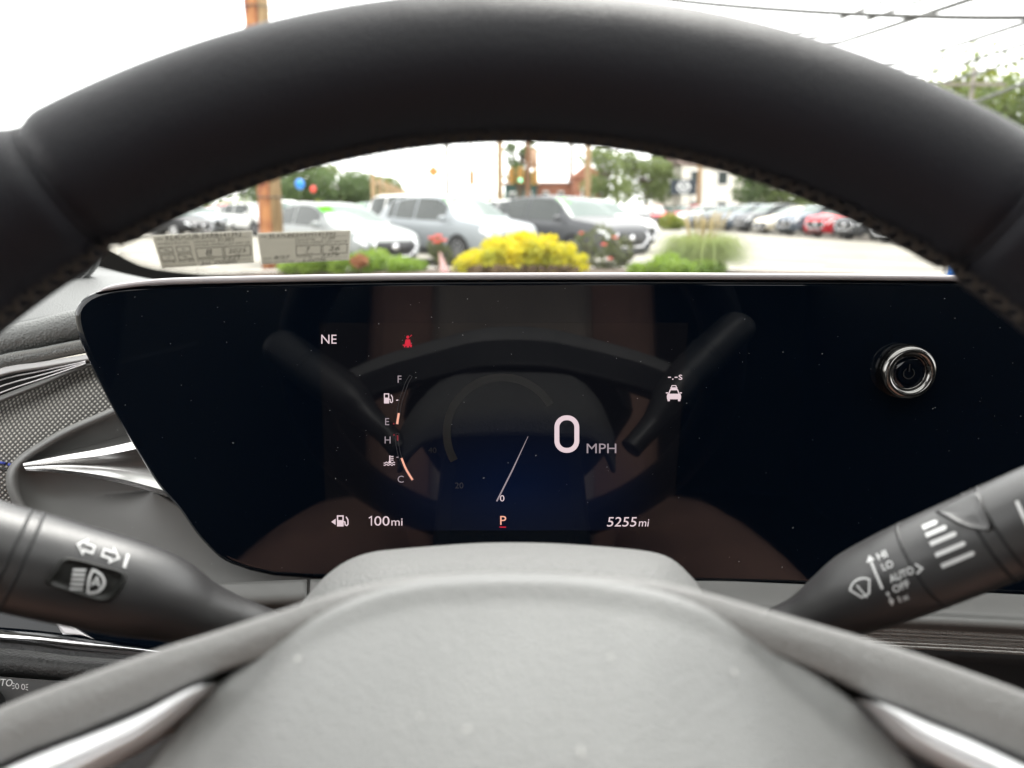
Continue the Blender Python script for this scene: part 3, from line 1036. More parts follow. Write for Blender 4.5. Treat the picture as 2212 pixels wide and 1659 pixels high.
# silver strip with the slim outlet below it
patch('silver_strip', [[(-420, 962, .434), (-150, 850, .437), (0, 798, .439), (90, 784, .441), (188, 768, .444), (300, 752, .449)],
                       [(-420, 985, .432), (-150, 866, .435), (0, 812, .437), (90, 795, .439), (192, 778, .442), (300, 762, .447)]], stripmat, dash, 6, 40, 0.002)
vent = patch('slim_outlet', [[(-420, 990, .452), (-150, 866, .455), (0, 811, .457), (90, 795, .459), (192, 777, .462), (300, 760, .466)],
                             [(-420, 1060, .452), (-150, 920, .455), (0, 856, .457), (90, 822, .459), (192, 784, .462), (300, 764, .466)]], blackplastic, dash, 6, 40, 0.002)
for k in range(3):
    t = (k + 0.75) / 3.4
    pts = []
    for (a, b_) in zip([(-420, 990), (-150, 866), (0, 811), (90, 795), (185, 779)], [(-420, 1062), (-150, 922), (0, 858), (90, 824), (185, 787)]):
        pts.append(px(a[0], a[1] + (b_[1] - a[1]) * t, .441))
    tube('vent_slat', [Vector(p) for p in cr(pts, 30)], 0.00045, satin, vent, 8)
patch('outlet_frame', [[(-420, 1062, .436), (-150, 922, .438), (0, 858, .440), (90, 824, .442), (188, 784, .445), (300, 764, .449)],
                       [(-420, 1085, .434), (-150, 938, .436), (0, 868, .438), (90, 832, .440), (192, 790, .443), (300, 770, .447)]], bezelmat, dash, 5, 40, 0.002)
# woven panel
patch('woven_panel', [[(-420, 1085, 0.449), (-150, 938, 0.451), (0, 866, 0.453), (90, 830, 0.455), (192, 788, 0.458), (330, 760, 0.462)],
                      [(-420, 1150, 0.436), (-150, 1010, 0.439), (0, 930, 0.442), (90, 895, 0.444), (192, 850, 0.447), (330, 820, 0.452)],
                      [(-420, 1230, 0.433), (-150, 1090, 0.435), (0, 1010, 0.438), (90, 985, 0.440), (192, 950, 0.444), (330, 930, 0.449)],
                      [(-420, 1330, 0.436), (-150, 1200, 0.439), (0, 1130, 0.442), (90, 1110, 0.445), (192, 1100, 0.448), (330, 1090, 0.452)]], weave, dash, 30, 50, 0.002)
# seam with blue thread
seam = [(-300, 985, .4345), (-120, 990, .4355), (0, 1012, .437), (40, 1022, .437)]
tube('seam', [Vector(p) for p in cr([px(*p) for p in seam], 20)], 0.0007, blackplastic, dash, 6)
sp_ = cr([px(u, v - 13, d - 0.0006) for (u, v, d) in seam], 60)
for i in range(0, 58, 3):
    tube('stitch', [Vector(sp_[i]), Vector(sp_[i + 2])], 0.0008, bluethread, dash, 6)

# oval outlet: dished bezel with the chrome fin
bz = [(420, 800), (330, 846), (236, 888), (150, 925), (95, 955), (48, 986), (24, 1014), (20, 1046), (34, 1086), (62, 1122), (110, 1160), (200, 1210), (330, 1262), (480, 1310), (640, 1330), (760, 1330), (830, 1290), (830, 1180), (760, 1040), (620, 900)]
bzc = (330, 1060)
Bz = cr(bz + [bz[0]], 121)[:-1]
vs = []
prof_b = ((1.025, 0.432), (1.015, 0.417), (0.985, 0.4135), (0.955, 0.4140), (0.93, 0.4160), (0.90, 0.4185), (0.8, 0.4225), (0.65, 0.4255), (0.45, 0.4275), (0.25, 0.4282), (0.02, 0.4285))
for (k, d) in prof_b:
    for (u, v) in Bz:
        low = max(0.0, (v - 1080) / 250.0)
        vs.append(px(bzc[0] + (u - bzc[0]) * k, bzc[1] + (v - bzc[1]) * k, d - 0.010 * low * (1 if k < 0.93 else 0)))
bez = build('outlet_bezel', vs, grid_faces(len(prof_b), 120, True), bezelmat, dash)
def fin_rows(*rows_):
    return [[px(*p) for p in r] for r in rows_]
fin_strips = ([[(64, 994, .4235), (130, 976, .424), (210, 956, .424), (300, 930, .423), (430, 890, .422)], [(50, 1001, .411), (130, 985, .4085), (210, 971, .4065), (300, 951, .405), (430, 915, .404)]],
              [[(50, 1001, .411), (130, 985, .4085), (210, 971, .4065), (300, 951, .405), (430, 915, .404)], [(50, 1006, .4100), (130, 994, .4070), (210, 985, .4050), (300, 968, .4035), (430, 934, .4025)]],
              [[(50, 1006, .4100), (130, 994, .4070), (210, 985, .4050), (300, 968, .4035), (430, 934, .4025)], [(52, 1009, .4108), (130, 1004, .4100), (210, 1005, .4100), (300, 1010, .4100), (430, 1015, .4100)], [(54, 1012, .4105), (130, 1015, .4085), (210, 1025, .4075), (300, 1044, .4070), (430, 1082, .4070)]],
              [[(54, 1012, .4105), (130, 1015, .4085), (210, 1025, .4075), (300, 1044, .4070), (430, 1082, .4070)], [(56, 1016, .4115), (130, 1021, .4095), (210, 1033, .4090), (300, 1054, .4090), (430, 1095, .4090)]],
              [[(56, 1016, .4115), (130, 1021, .4095), (210, 1033, .4090), (300, 1054, .4090), (430, 1095, .4090)], [(66, 1012, .4240), (130, 1018, .4245), (210, 1030, .4245), (300, 1050, .4245), (430, 1088, .4245)]])
vs, fs = [], []
for st in fin_strips:
    g = surf(fin_rows(*st), 10, 40)
    k = len(vs)
    vs += [tuple(p) for p in g.reshape(-1, 3)]
    fs += grid_faces(10, 40, off=k)
o = build('chrome_fin', vs, fs, mat('fin chrome', (0.62, 0.61, 0.60), 0.22, metal=0.95), bez)
# lower edge of the fascia under the display
patch('fascia_lip', [[(430, 1262, .398), (560, 1258, .398), (664, 1254, .398)],
                     [(420, 1300, .394), (560, 1296, .393), (664, 1292, .393)],
                     [(400, 1312, .400), (560, 1308, .400), (664, 1303, .400)]], bezelmat, dash, 10, 20)
patch('fascia_lip', [[(672, 1254, .398), (820, 1256, .398), (1000, 1258, .398)],
                     [(670, 1292, .393), (820, 1294, .393), (1000, 1296, .393)],
                     [(668, 1303, .400), (820, 1305, .400), (1000, 1308, .400)]], bezelmat, dash, 10, 20)
patch('lower_fascia', [[(1000, 1262, .400), (1480, 1256, .400), (1700, 1262, .400), (2212, 1286, .400), (2900, 1325, .400)],
                       [(1000, 1300, .395), (1480, 1300, .395), (1700, 1308, .395), (2212, 1332, .395), (2900, 1375, .395)],
                       [(1000, 1318, .391), (1480, 1316, .391), (1700, 1324, .391), (2212, 1347, .391), (2900, 1390, .391)],
                       [(1000, 1326, .391), (1480, 1324, .391), (1700, 1331, .391), (2212, 1354, .391), (2900, 1398, .391)],
                       [(1000, 1336, .396), (1480, 1334, .396), (1700, 1340, .396), (2212, 1364, .396), (2900, 1408, .396)]], bezelmat, dash, 24, 50)
pleat = mat('ribbed fabric', (0.24, 0.235, 0.225), 0.7, bump=1.0, bscale=700)
for k in range(7):
    v0 = 1341 + 7.2 * k
    d0 = .398 + 0.0011 * k * k * 0.5
    rr = [(1480, v0 - 2, d0), (1700, v0 + 3, d0), (1900, v0 + 11, d0), (2212, v0 + 27, d0), (2900, v0 + 68, d0)]
    tube('fabric_rib', [Vector(p) for p in cr([px(*p) for p in rr], 40)], 0.00125 - 0.00006 * k, pleat, dash, 8)
patch('lower_panel', [[(1000, 1386, .44), (1700, 1388, .44), (2212, 1410, .44), (2900, 1450, .44)],
                      [(1000, 1500, .455), (1700, 1510, .455), (2212, 1525, .455), (2900, 1560, .455)],
                      [(1000, 1900, .46), (1700, 1900, .46), (2212, 1900, .46), (2900, 1900, .46)]], blackplastic, dash, 14, 30)
# left lower group: gloss panel, chrome strip, padded ledge
patch('gloss_panel', [[(-420, 1290, .428), (0, 1305, .426), (150, 1325, .425), (330, 1350, .424), (560, 1380, .424)],
                      [(-420, 1345, .424), (0, 1362, .420), (150, 1377, .419), (330, 1402, .419), (560, 1432, .419)]], gloss_black, dash, 8, 40)
patch('chrome_blade', [[(104, 1334, .414), (118, 1333, .414), (128, 1333, .414)], [(125, 1350, .413), (146, 1352, .413), (152, 1350, .413)], [(138, 1370, .412), (175, 1372, .412), (204, 1381, .412)]], satin, dash, 12, 8, 0.002)
patch('chrome_strip', [[(-420, 1330, .416), (0, 1361, .414), (150, 1377, .414), (330, 1404, .413), (420, 1420, .413)],
                       [(-420, 1352, .411), (0, 1374, .409), (150, 1388, .409), (330, 1407, .409), (420, 1422, .410)],
                       [(-420, 1360, .412), (0, 1384, .411), (150, 1400, .411), (330, 1416, .411), (420, 1428, .411)],
                       [(-420, 1375, .418), (0, 1398, .416), (150, 1414, .416), (330, 1428, .416), (420, 1436, .416)]], chrome, dash, 24, 50, 0.001)
patch('padded_ledge', [[(-420, 1376, .428), (0, 1402, .426), (150, 1420, .426), (420, 1440, .425)],
                       [(-420, 1402, .420), (0, 1424, .417), (150, 1438, .417), (420, 1452, .417)],
                       [(-420, 1430, .420), (0, 1446, .417), (150, 1458, .417), (420, 1470, .417)],
                       [(-420, 1448, .428), (0, 1460, .426), (150, 1472, .426), (420, 1486, .426)]], gritplastic, dash, 20, 50)
# headlamp switch plate
sw0 = px(60, 1500, .41)
SWN = Vector((0.12, -1, 0.42)).normalized()
switch = thing('headlamp_switch', sw0, label='dark headlamp switch plate lettered AUTO beside parking lamp symbol', cat='switch')
swf = lambda lift: (lambda u, v: onplane(u, v, sw0 + SWN * lift, SWN))
f = Flat(); f.poly([(-400, 1440), (0, 1462), (200, 1476), (420, 1492), (420, 1800), (-400, 1800)])
o = f.build('plate', mat('switch plate', (0.055, 0.055, 0.056), 0.45, bump=0.2, bscale=2000), switch, swf(0))
m = o.modifiers.new('thickness', 'SOLIDIFY'); m.thickness = 0.001; m.offset = 0
f = Flat(); f.text('AUTO', -27, 1481, 15, shear=0.22, width=54); f.v = [(x, y + (x - 0) * 0.07) for x, y in f.v]; f.build('auto_lettering', print_white, switch, swf(0.0012))
f = Flat()
for (cx_, sg) in ((37, -1), (50, 1)):
    f.arc((cx_, 1483), 3.4, 0, 2 * math.pi, 1.3, 14, ry=5.5)
    for k in (-1, 0, 1):
        f.stroke([(cx_ + sg * 5.5, 1483 + k * 4.2), (cx_ + sg * 10.5, 1483 + k * 6.6)], 1.3)
f.v = [(x, y + (x - 44) * 0.1) for x, y in f.v]
f.build('parking_lamp_symbol', print_white, switch, swf(0.0012))
kcw = swf(0.004)(-58, 1545)
vs, fs = [], []
def disc_tube(name, c, axis, r, h, material, parent, n=40):
    return tube(name, [c, c + axis * h * 0.7, c + axis * h * 0.95, c + axis * h], [r, r, r * 0.95, r * 0.85], material, parent, n)
disc_tube('rotary_knob', kcw - SWN * 0.004, SWN, 0.0148, 0.014, blackplastic, switch)
tube('knob_ring', [kcw + SWN * 0.0088, kcw + SWN * 0.0098, kcw + SWN * 0.0104], [0.0152, 0.0154, 0.0148], satin, switch, 40, False)

# speaker grille in the upper pad
gc_ = px(120, 590, .575)
speaker = thing('speaker_grille', gc_, label='oval black speaker grille with pale lip at the dash corner', cat='speaker')
def sp_curve(k, d):
    return [px(120 + 88 * k * math.cos(a) * 1.0, 585 + 46 * k * math.sin(a) - 24 * k * math.cos(a), d) for a in np.linspace(0, 2 * math.pi, 49)[:-1]]
vs = []
for (k, d) in ((1.10, .590), (1.04, .580), (0.97, .576), (0.90, .576), (0.86, .580)):
    vs += sp_curve(k, d)
build('lip', vs, grid_faces(5, 48, True), dashmat, speaker)
vs = sp_curve(0.88, .578) + [px(120, 585, .578)]
build('mesh_backing', vs, [(j, (j + 1) % 48, 48) for j in range(48)], blackplastic, speaker)
vs, fs = [], []
gm = mat('speaker mesh', (0.05, 0.05, 0.05), 0.5)
for i in range(-9, 10):
    for j in range(-9, 10):
        x, y = i * 9.2 + (4.6 if j % 2 else 0), j * 5.2
        if (x / 76) ** 2 + (y / 40) ** 2 < 1:
            c = px(120 + x, 585 + y - 24 * x / 88, .5772)
            k = len(vs)
            for q_ in range(6):
                a = q_ * math.pi / 3
                vs.append(c + RT * 0.0011 * math.cos(a) + UP * 0.0006 * math.sin(a))
            vs.append(c - FWD * 0.0006)
            fs += [(k + q_, k + (q_ + 1) % 6, k + 6) for q_ in range(6)]
o = build('mesh_dots', vs, fs, gm, speaker)
o['kind'] = 'stuff'

# ------------------------------------------------------------------ windshield
W0 = px(1106, 604, 0.82)
W1 = Vector((0, 0.20, 1.66))
WSN = RT.cross((W1 - W0).normalized()).normalized()
if WSN.y > 0:
    WSN = -WSN                                # towards the cabin
wsf = lambda lift=0.0: (lambda u, v: onplane(u, v, W0 + WSN * lift, WSN))
shield = thing('windshield', W0, label='clear windshield with black dotted border at its lower corner', cat='windshield')
gl = [W0 + RT * -0.62, W0 + RT * 0.95, W1 + RT * 0.85, W1 + RT * -0.56]
dn = (W0 - W1).normalized() * 0.05
build('glass_pane', [gl[0] + dn, gl[1] + dn, gl[2], gl[3]], [(0, 1, 2, 3)], windglass, shield, False)
frit = mat('black ceramic border', (0.003, 0.003, 0.004), 0.6, spec=0.2)
fin_ = [(-420, 130), (-200, 270), (0, 400), (120, 472), (200, 520), (245, 545), (290, 570), (335, 583), (400, 591), (480, 596), (600, 599), (800, 601), (1100, 602), (1700, 602), (2300, 600)]
fout = [(-520, 260), (-280, 390), (-60, 500), (60, 545), (170, 580), (230, 600), (300, 622), (340, 634), (400, 640), (480, 645), (600, 648), (800, 650), (1100, 650), (1700, 650), (2300, 650)]
A = cr(fin_, 120); B = cr(fout, 120)
vs = [wsf(0.001)(*p) for p in A] + [wsf(0.001)(*p) for p in B]
o = build('border_band', vs, grid_faces(2, 120), frit, shield, False)
vs, fs = [], []
A = cr(fin_, 1500)
acc = 0
for row in range(4):
    last = None
    for i in range(420, 1500):
        p = A[i]
        if p[0] < 150 or p[0] > 900:
            continue
        if last is not None and np.linalg.norm(p - last) < 5.2:
            continue
        last = p
        tt = A[min(i + 1, 1499)] - A[i - 1]
        tt = tt / np.linalg.norm(tt)
        nn = np.array([tt[1], -tt[0]])
        c = p + nn * (1.0 + 4.0 * row) + tt * (2.6 if row % 2 else 0)
        r_ = 2.1 - 0.4 * row
        k = len(vs)
        vs += [wsf(0.001)(c[0] + r_ * math.cos(a), c[1] + r_ * math.sin(a)) for a in np.linspace(0, 2 * math.pi, 9)[:-1]]
        fs.append(tuple(range(k, k + 8)))
o = build('border_dots', vs, fs, frit, shield, False)
o['kind'] = 'stuff'

# inspection stickers on the glass, seen from behind
def sticker(quad, label, rows_):
    a, b_, c, d = [Vector(q_) for q_ in quad]            # top-left, top-right, bottom-right, bottom-left
    root = thing('inspection_sticker', wsf(0.001)(*((c + d) / 2)), label=label, cat='sticker')
    def m2(lift):
        def fn(x, y):
            q_ = (a * (1 - x) + b_ * x) * (1 - y) + (d * (1 - x) + c * x) * y
            return wsf(lift)(q_.x, q_.y)
        return fn
    vs, fs = [], []
    nx = 12
    for lift in (0.0012, 0.0018):
        for j in range(5):
            for i in range(nx + 1):
                vs.append(m2(lift)(i / nx, j / 4))
    n0 = 5 * (nx + 1)
    fs = grid_faces(5, nx + 1, off=n0) + grid_faces(5, nx + 1)
    build('paper', vs, fs, paper, root, False)
    for (nm, kind, args, m_) in rows_:
        f = Flat()
        if kind == 'text':
            s, x, y, h, w_, sh = args
            f.text(s, x * 3, y, h, width=w_ * 3, shear=sh)
            f.v = [(p[0] / 3, p[1]) for p in f.v]
        elif kind == 'box':
            x0, y0, x1, y1, w_ = args
            P = [(x0 * 3, y0), (x1 * 3, y0), (x1 * 3, y1), (x0 * 3, y1)]
            f.stroke(P, w_, True)
            f.v = [(p[0] / 3, p[1]) for p in f.v]
        else:
            P, w_ = args
            f.stroke([(x * 3, y) for x, y in P], w_)
            f.v = [(p[0] / 3, p[1]) for p in f.v]
        f.build(nm, m_, root, m2(0.0022))
    return root
common = [('vin_print', 'text', ('VIN', .03, .155, .06, .065, 0), ink),
          ('odometer_print', 'text', ('ODOMETER', .40, .30, .06, .22, 0), ink),
          ('expiry_print', 'text', ('STICKER EXPIRES LAST DAY OF', .40, .40, .06, .57, 0), ink),
          ('month_box', 'box', (.405, .46, .68, .76, .02), ink), ('year_box', 'box', (.70, .46, .97, .76, .02), ink),
          ('month_print', 'text', ('MONTH', .50, .735, .035, .08, 0), ink), ('year_print', 'text', ('YEAR', .80, .735, .035, .06, 0), ink),
          ('station_print', 'text', ('STATION#', .40, .85, .06, .18, 0), ink),
          ('date_print', 'text', ('DATE', .03, .86, .06, .09, 0), ink),
          ('signature_print', 'text', ('MECH SIGNATURE', .02, .97, .05, .36, 0), ink),
          ('rule_line', 'line', ([(.11, .19), (.96, .19)], .008), ink), ('rule_line', 'line', ([(.60, .88), (.97, .88)], .008), ink), ('rule_line', 'line', ([(.40, .975), (.97, .975)], .008), ink)]
sticker([(327.5, 508.5), (544.6, 497.8), (549.3, 567.4), (349.9, 579.5)], 'grey inspection sticker with wheels-pulled boxes, nearer the windshield corner',
        common + [('vin_writing', 'text', ('KL4DCUB-2XRB141392', .13, .16, .13, .76, .1), pen), ('odometer_writing', 'text', ('31,001', .64, .30, .10, .17, .2), pen),
                  ('wheels_print', 'text', ('WHEELS PULLED', .03, .30, .06, .32, 0), ink),
                  ('wheel_box', 'box', (.03, .38, .17, .55, .02), ink), ('wheel_box', 'box', (.21, .38, .35, .55, .02), ink), ('wheel_box', 'box', (.03, .61, .17, .78, .02), ink), ('wheel_box', 'box', (.21, .61, .35, .78, .02), ink),
                  ('wheel_print', 'text', ('LF', .085, .49, .05, .035, 0), ink), ('wheel_print', 'text', ('RF', .265, .49, .05, .035, 0), ink), ('wheel_print', 'text', ('LR', .085, .72, .05, .035, 0), ink), ('wheel_print', 'text', ('RR', .265, .72, .05, .035, 0), ink),
                  ('wheel_tick', 'line', ([(.04, .39), (.16, .54)], .014), pen), ('wheel_tick', 'line', ([(.22, .63), (.34, .77)], .014), pen),
                  ('month_writing', 'text', ('8', .50, .68, .17, .07, .2), pen), ('year_writing', 'text', ('2025', .735, .66, .13, .19, .2), pen),
                  ('date_writing', 'text', ('6-22-25', .13, .86, .09, .24, .2), pen), ('station_writing', 'text', ('5321', .66, .86, .10, .19, .2), pen), ('signature_writing', 'text', ('Jon  Dougles', .42, .97, .10, .40, .3), pen)])
sticker([(555.3, 503.4), (757.9, 496.5), (754.0, 561.8), (564.9, 571.0)], 'grey inspection sticker with empty left half, before the wooden utility pole',
        common + [('vin_writing', 'text', ('5L47LBE2XEM141392', .12, .16, .10, .72, .1), pen), ('odometer_writing', 'text', ('21,09', .68, .30, .09, .15, .2), pen),
                  ('month_writing', 'text', ('7', .51, .68, .16, .05, .2), pen), ('year_writing', 'text', ('26', .76, .66, .14, .13, .2), pen),
                  ('date_writing', 'text', ('8/27', .15, .86, .10, .18, .2), pen), ('station_writing', 'text', ('2379', .68, .85, .09, .20, .2), pen), ('signature_writing', 'text', ('b Gomez', .47, .965, .08, .27, .3), pen)])

# ------------------------------------------------------------------ cabin shell (roof, pillars, doors) and driver's seat
shell = thing('car_cabin', (0, -0.6, 0.3), label='cabin of the car round the steering wheel, dark trim and open side windows', cat='car cabin')
liner = mat('headliner', (0.06, 0.057, 0.052), 0.9, noise=0.05)
trimdark = mat('door trim', (0.035, 0.034, 0.033), 0.6, bump=0.4, bscale=600)
paintown = mat('own paint', (0.05, 0.05, 0.055), 0.3, coat=1.0)
carpet = mat('carpet', (0.02, 0.02, 0.02), 0.95, bump=1.0, bscale=500)
XL, XR = -0.44, 1.06                          # the driver sits left of the car's middle
ROOF_Z = 1.68
def slab_box(name, x0, x1, y0, y1, z0, z1, m_, bev=0.01):
    return bevel_box(name, ((x0 + x1) / 2, (y0 + y1) / 2, (z0 + z1) / 2), (x1 - x0, y1 - y0, z1 - z0), m_, shell, bev)
SY0, SY1 = -0.32, 0.16                        # roof opening between these, added and sized to light the hub
slab_box('roof', XL - 0.12, XR + 0.12, SY1, 0.22, ROOF_Z, ROOF_Z + 0.05, liner)
slab_box('roof', XL - 0.12, XR + 0.12, -2.4, SY0, ROOF_Z, ROOF_Z + 0.05, liner)
slab_box('roof', XL - 0.12, XL + 0.06, SY0, SY1, ROOF_Z + 0.001, ROOF_Z + 0.049, liner)
slab_box('roof', XR - 0.16, XR + 0.12, SY0, SY1, ROOF_Z + 0.001, ROOF_Z + 0.049, liner)
slab_box('added_roof_glass', XL + 0.05, XR - 0.15, SY0 - 0.005, SY1 + 0.005, ROOF_Z + 0.052, ROOF_Z + 0.056, windglass, 0)  # unseen pane put in with the added light opening
slab_box('floor', XL - 0.25, XR + 0.25, -2.4, 0.9, 0.28, 0.36, carpet)
slab_box('firewall', XL - 0.25, XR + 0.25, 0.72, 0.78, 0.34, 1.05, blackplastic)
for x0, x1 in ((XL - 0.22, XL - 0.10), (XR + 0.10, XR + 0.22)):
    slab_box('door_panel', x0, x1, -0.60, 0.80, 0.34, 1.16, trimdark, 0.02)
    slab_box('rear_door_light_block', x0 + 0.002, x1 - 0.002, -1.62, -0.30, 0.341, 1.67, trimdark, 0.02)  # carried windowless to the roof to keep side light out
    slab_box('quarter_panel', x0, x1, -2.35, -1.58, 0.34, ROOF_Z + 0.02, trimdark, 0.02)  # closed up to the roof as well, against light from behind
    xm = (x0 + x1) / 2
    xi = XL - 0.08 if xm < 0 else XR + 0.08
    tube('centre_pillar', [Vector((xm, -0.28, 1.1)), Vector((xi, -0.32, ROOF_Z + 0.02))], 0.06, liner, shell, 10)
    tube('front_pillar', [Vector((xm, 0.78, 1.08)), Vector((xi + (0.0), 0.18, ROOF_Z + 0.01))], 0.035, trimdark, shell, 10)
slab_box('tailgate', XL - 0.25, XR + 0.25, -2.42, -2.30, 0.34, 1.25, trimdark)
patch('hood', [[(XL - 0.2, 0.86, 1.10), (0.3, 0.92, 1.13), (XR + 0.2, 0.86, 1.10)], [(XL - 0.18, 1.3, 1.06), (0.3, 1.35, 1.09), (XR + 0.18, 1.3, 1.06)],
               [(XL - 0.12, 1.75, 0.98), (0.3, 1.82, 1.01), (XR + 0.12, 1.75, 0.98)], [(XL - 0.05, 1.9, 0.72), (0.3, 2.0, 0.74), (XR + 0.05, 1.9, 0.72)]], paintown, shell, 16, 24, 0.004, False)
seat = thing('driver_seat', (0, -0.45, 0.36), label='brown driver seat added for its dim reflection in the display', cat='seat')  # stands in for the driver reflected in the display
seatmat = mat('brown seat cloth', (0.30, 0.17, 0.13), 0.75, noise=0.15, nscale=12, bump=0.4, bscale=900)
bolster = mat('taupe seat centre', (0.30, 0.25, 0.21), 0.8, noise=0.1, nscale=15)
bevel_box('cushion', (0, -0.28, 0.70), (0.52, 0.52, 0.16), seatmat, seat, 0.05, seg=4)
bevel_box('cushion_base', (0, -0.30, 0.50), (0.44, 0.46, 0.26), blackplastic, seat, 0.03)
for sx in (-1, 1):  # raised to mirror as brown patches in place of the driver's thighs
    tube('reflection_bolster', [Vector(q_) for q_ in cr([(sx * .25, -.62, .72), (sx * .25, -.5, .80), (sx * .255, -.3, .84), (sx * .26, -.10, .855), (sx * .265, .03, .845), (sx * .265, .08, .82)], 24)],
         [.03 + .07 * math.sin(math.pi * min(1, (i + 1) / 12) / 2) * (1 if i < 20 else (1 - ((i - 19) / 5) ** 2) ** .5 if i < 24 else .2) for i in range(24)], seatmat, seat, 18)
bevel_box('backrest', (0, -0.60, 1.05), (0.50, 0.14, 0.66), seatmat, seat, 0.05, Matrix.Rotation(R(18), 3, 'X'), 4)
bevel_box('backrest_centre', (0, -0.535, 1.07), (0.27, 0.06, 0.52), bolster, seat, 0.025, Matrix.Rotation(R(18), 3, 'X'), 3)
bevel_box('headrest', (0, -0.74, 1.47), (0.26, 0.10, 0.17), seatmat, seat, 0.04, None, 4)

# ================================================================== OUTSIDE
asph = mat('lot asphalt', (0.22, 0.205, 0.172), 0.9, noise=0.22, nscale=0.35, bump=0.5, bscale=40)
g = build('ground', [(-600, -300, 0), (600, -300, 0), (600, 900, 0), (-600, 900, 0)], [(0, 1, 2, 3)], asph, None, False)
g['kind'] = 'structure'
# painted stall lines on the sales lot
linemat = mat('worn lot paint', (0.62, 0.6, 0.55), 0.8, noise=0.2, nscale=3)
HD = R(-50)                                  # heading of the angled row (pointing right and towards us)
hv = Vector((math.cos(HD), math.sin(HD), 0))
vs, fs = [], []
for k in range(-5, 6):
    c = Vector((k * 2.85 + 0.1, 20.2, 0.004))
    s_ = Vector((-hv.y, hv.x, 0)) * 0.05
    i = len(vs)
    vs += [c + hv * 2.4 + s_, c + hv * 2.4 - s_, c - hv * 2.4 - s_, c - hv * 2.4 + s_]
    fs.append((i, i + 1, i + 2, i + 3))
o = build('stall_markings', vs, fs, linemat, None, False)
o['kind'] = 'structure'

# ------------------------------------------------------------------ cars
tyre_m = mat('tyre rubber', (0.018, 0.018, 0.019), 0.85)
alloy_m = mat('alloy wheel', (0.45, 0.45, 0.46), 0.3, metal=0.8)
carglass = mat('car window', (0.02, 0.026, 0.024), 0.05)
carglass_l = mat('car windscreen', (0.09, 0.12, 0.11), 0.12, spec=0.25)
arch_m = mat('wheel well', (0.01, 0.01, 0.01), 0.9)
lamp_m = mat('headlamp', (0.75, 0.77, 0.78), 0.12, coat=1.0)
tail_m = mat('tail lamp', (0.45, 0.015, 0.02), 0.15, coat=1.0)
grille_m = mat('grille', (0.012, 0.012, 0.013), 0.35)
badge_m = mat('badge chrome', (0.8, 0.8, 0.82), 0.1, metal=1.0)
lime = mat('lime price tag', (0.09, 0.42, 0.02), 1.0, spec=0.0)
plate_m = mat('number plate', (0.7, 0.7, 0.68), 0.5)
PAINT = {}
def paint(name, col, metal=0.25, rough=0.35):
    if name not in PAINT:
        PAINT[name] = mat(name + ' paint', col, rough + .1, metal=metal * .6, coat=0.08, spec=0.35)
    return PAINT[name]
paint('white', (0.68, 0.68, 0.66), 0.0)
paint('pale silver', (0.25, 0.265, 0.265), 0.2)
paint('silver', (0.24, 0.26, 0.275), 0.2)
paint('grey', (0.06, 0.062, 0.068), 0.3)
paint('dark grey', (0.05, 0.053, 0.06), 0.3)
paint('slate', (0.09, 0.11, 0.14), 0.3)
paint('red', (0.50, 0.008, 0.02), 0.0)
paint('cream', (0.66, 0.60, 0.48), 0.05)
paint('blue', (0.02, 0.14, 0.48), 0.2)
paint('black', (0.02, 0.02, 0.022), 0.2)

KINDS = {
 'suv': dict(L=4.6, W=1.86, wheel=0.36, xf=0.78, xr=0.17,
             top=[(0, .86), (.012, 1.02), (.035, 1.12), (.09, 1.38), (.15, 1.52), (.28, 1.615), (.42, 1.64), (.555, 1.61), (.62, 1.50), (.70, 1.24), (.745, 1.10), (.80, 1.06), (.90, 1.00), (.955, .93), (.985, .82), (1, .62)],
             belt=[(0, .86), (.04, 1.04), (.15, 1.10), (.4, 1.04), (.7, 1.01), (.745, 1.01), (.80, 1.0), (.90, .95), (.955, .89), (.985, .78), (1, .58)],
             wid=[(0, .80), (.03, .92), (.12, 1.0), (.8, 1.0), (.93, .95), (.975, .86), (1, .74)],
             shield=(.575, .735), rear=(.03, .085), side=((.15, .205), (.22, .39), (.405, .655))),
 'sedan': dict(L=4.65, W=1.80, wheel=0.33, xf=0.79, xr=0.20,
             top=[(0, .78), (.012, .95), (.05, 1.03), (.14, 1.08), (.20, 1.20), (.29, 1.38), (.38, 1.45), (.47, 1.455), (.545, 1.41), (.62, 1.26), (.69, 1.08), (.735, .96), (.80, .92), (.90, .84), (.955, .77), (.985, .68), (1, .54)],
             belt=[(0, .78), (.05, .96), (.14, .97), (.4, .94), (.69, .90), (.735, .89), (.80, .87), (.90, .80), (.955, .73), (.985, .64), (1, .50)],
             wid=[(0, .80), (.03, .92), (.12, 1.0), (.8, 1.0), (.93, .95), (.975, .86), (1, .74)],
             shield=(.56, .715), rear=(.16, .27), side=((.27, .39), (.405, .63))),
 'van': dict(L=5.1, W=1.98, wheel=0.36, xf=0.80, xr=0.19,
             top=[(0, .90), (.01, 1.1), (.03, 1.45), (.06, 1.70), (.12, 1.77), (.45, 1.79), (.58, 1.74), (.68, 1.50), (.76, 1.22), (.80, 1.10), (.88, 1.03), (.95, .95), (.985, .82), (1, .62)],
             belt=[(0, .90), (.03, 1.05), (.15, 1.07), (.6, 1.04), (.8, 1.02), (.88, .98), (.95, .90), (.985, .78), (1, .58)],
             wid=[(0, .84), (.03, .93), (.12, 1.0), (.8, 1.0), (.93, .95), (.975, .86), (1, .74)],
             shield=(.60, .785), rear=(.02, .07), side=((.07, .22), (.235, .42), (.435, .70))),
}
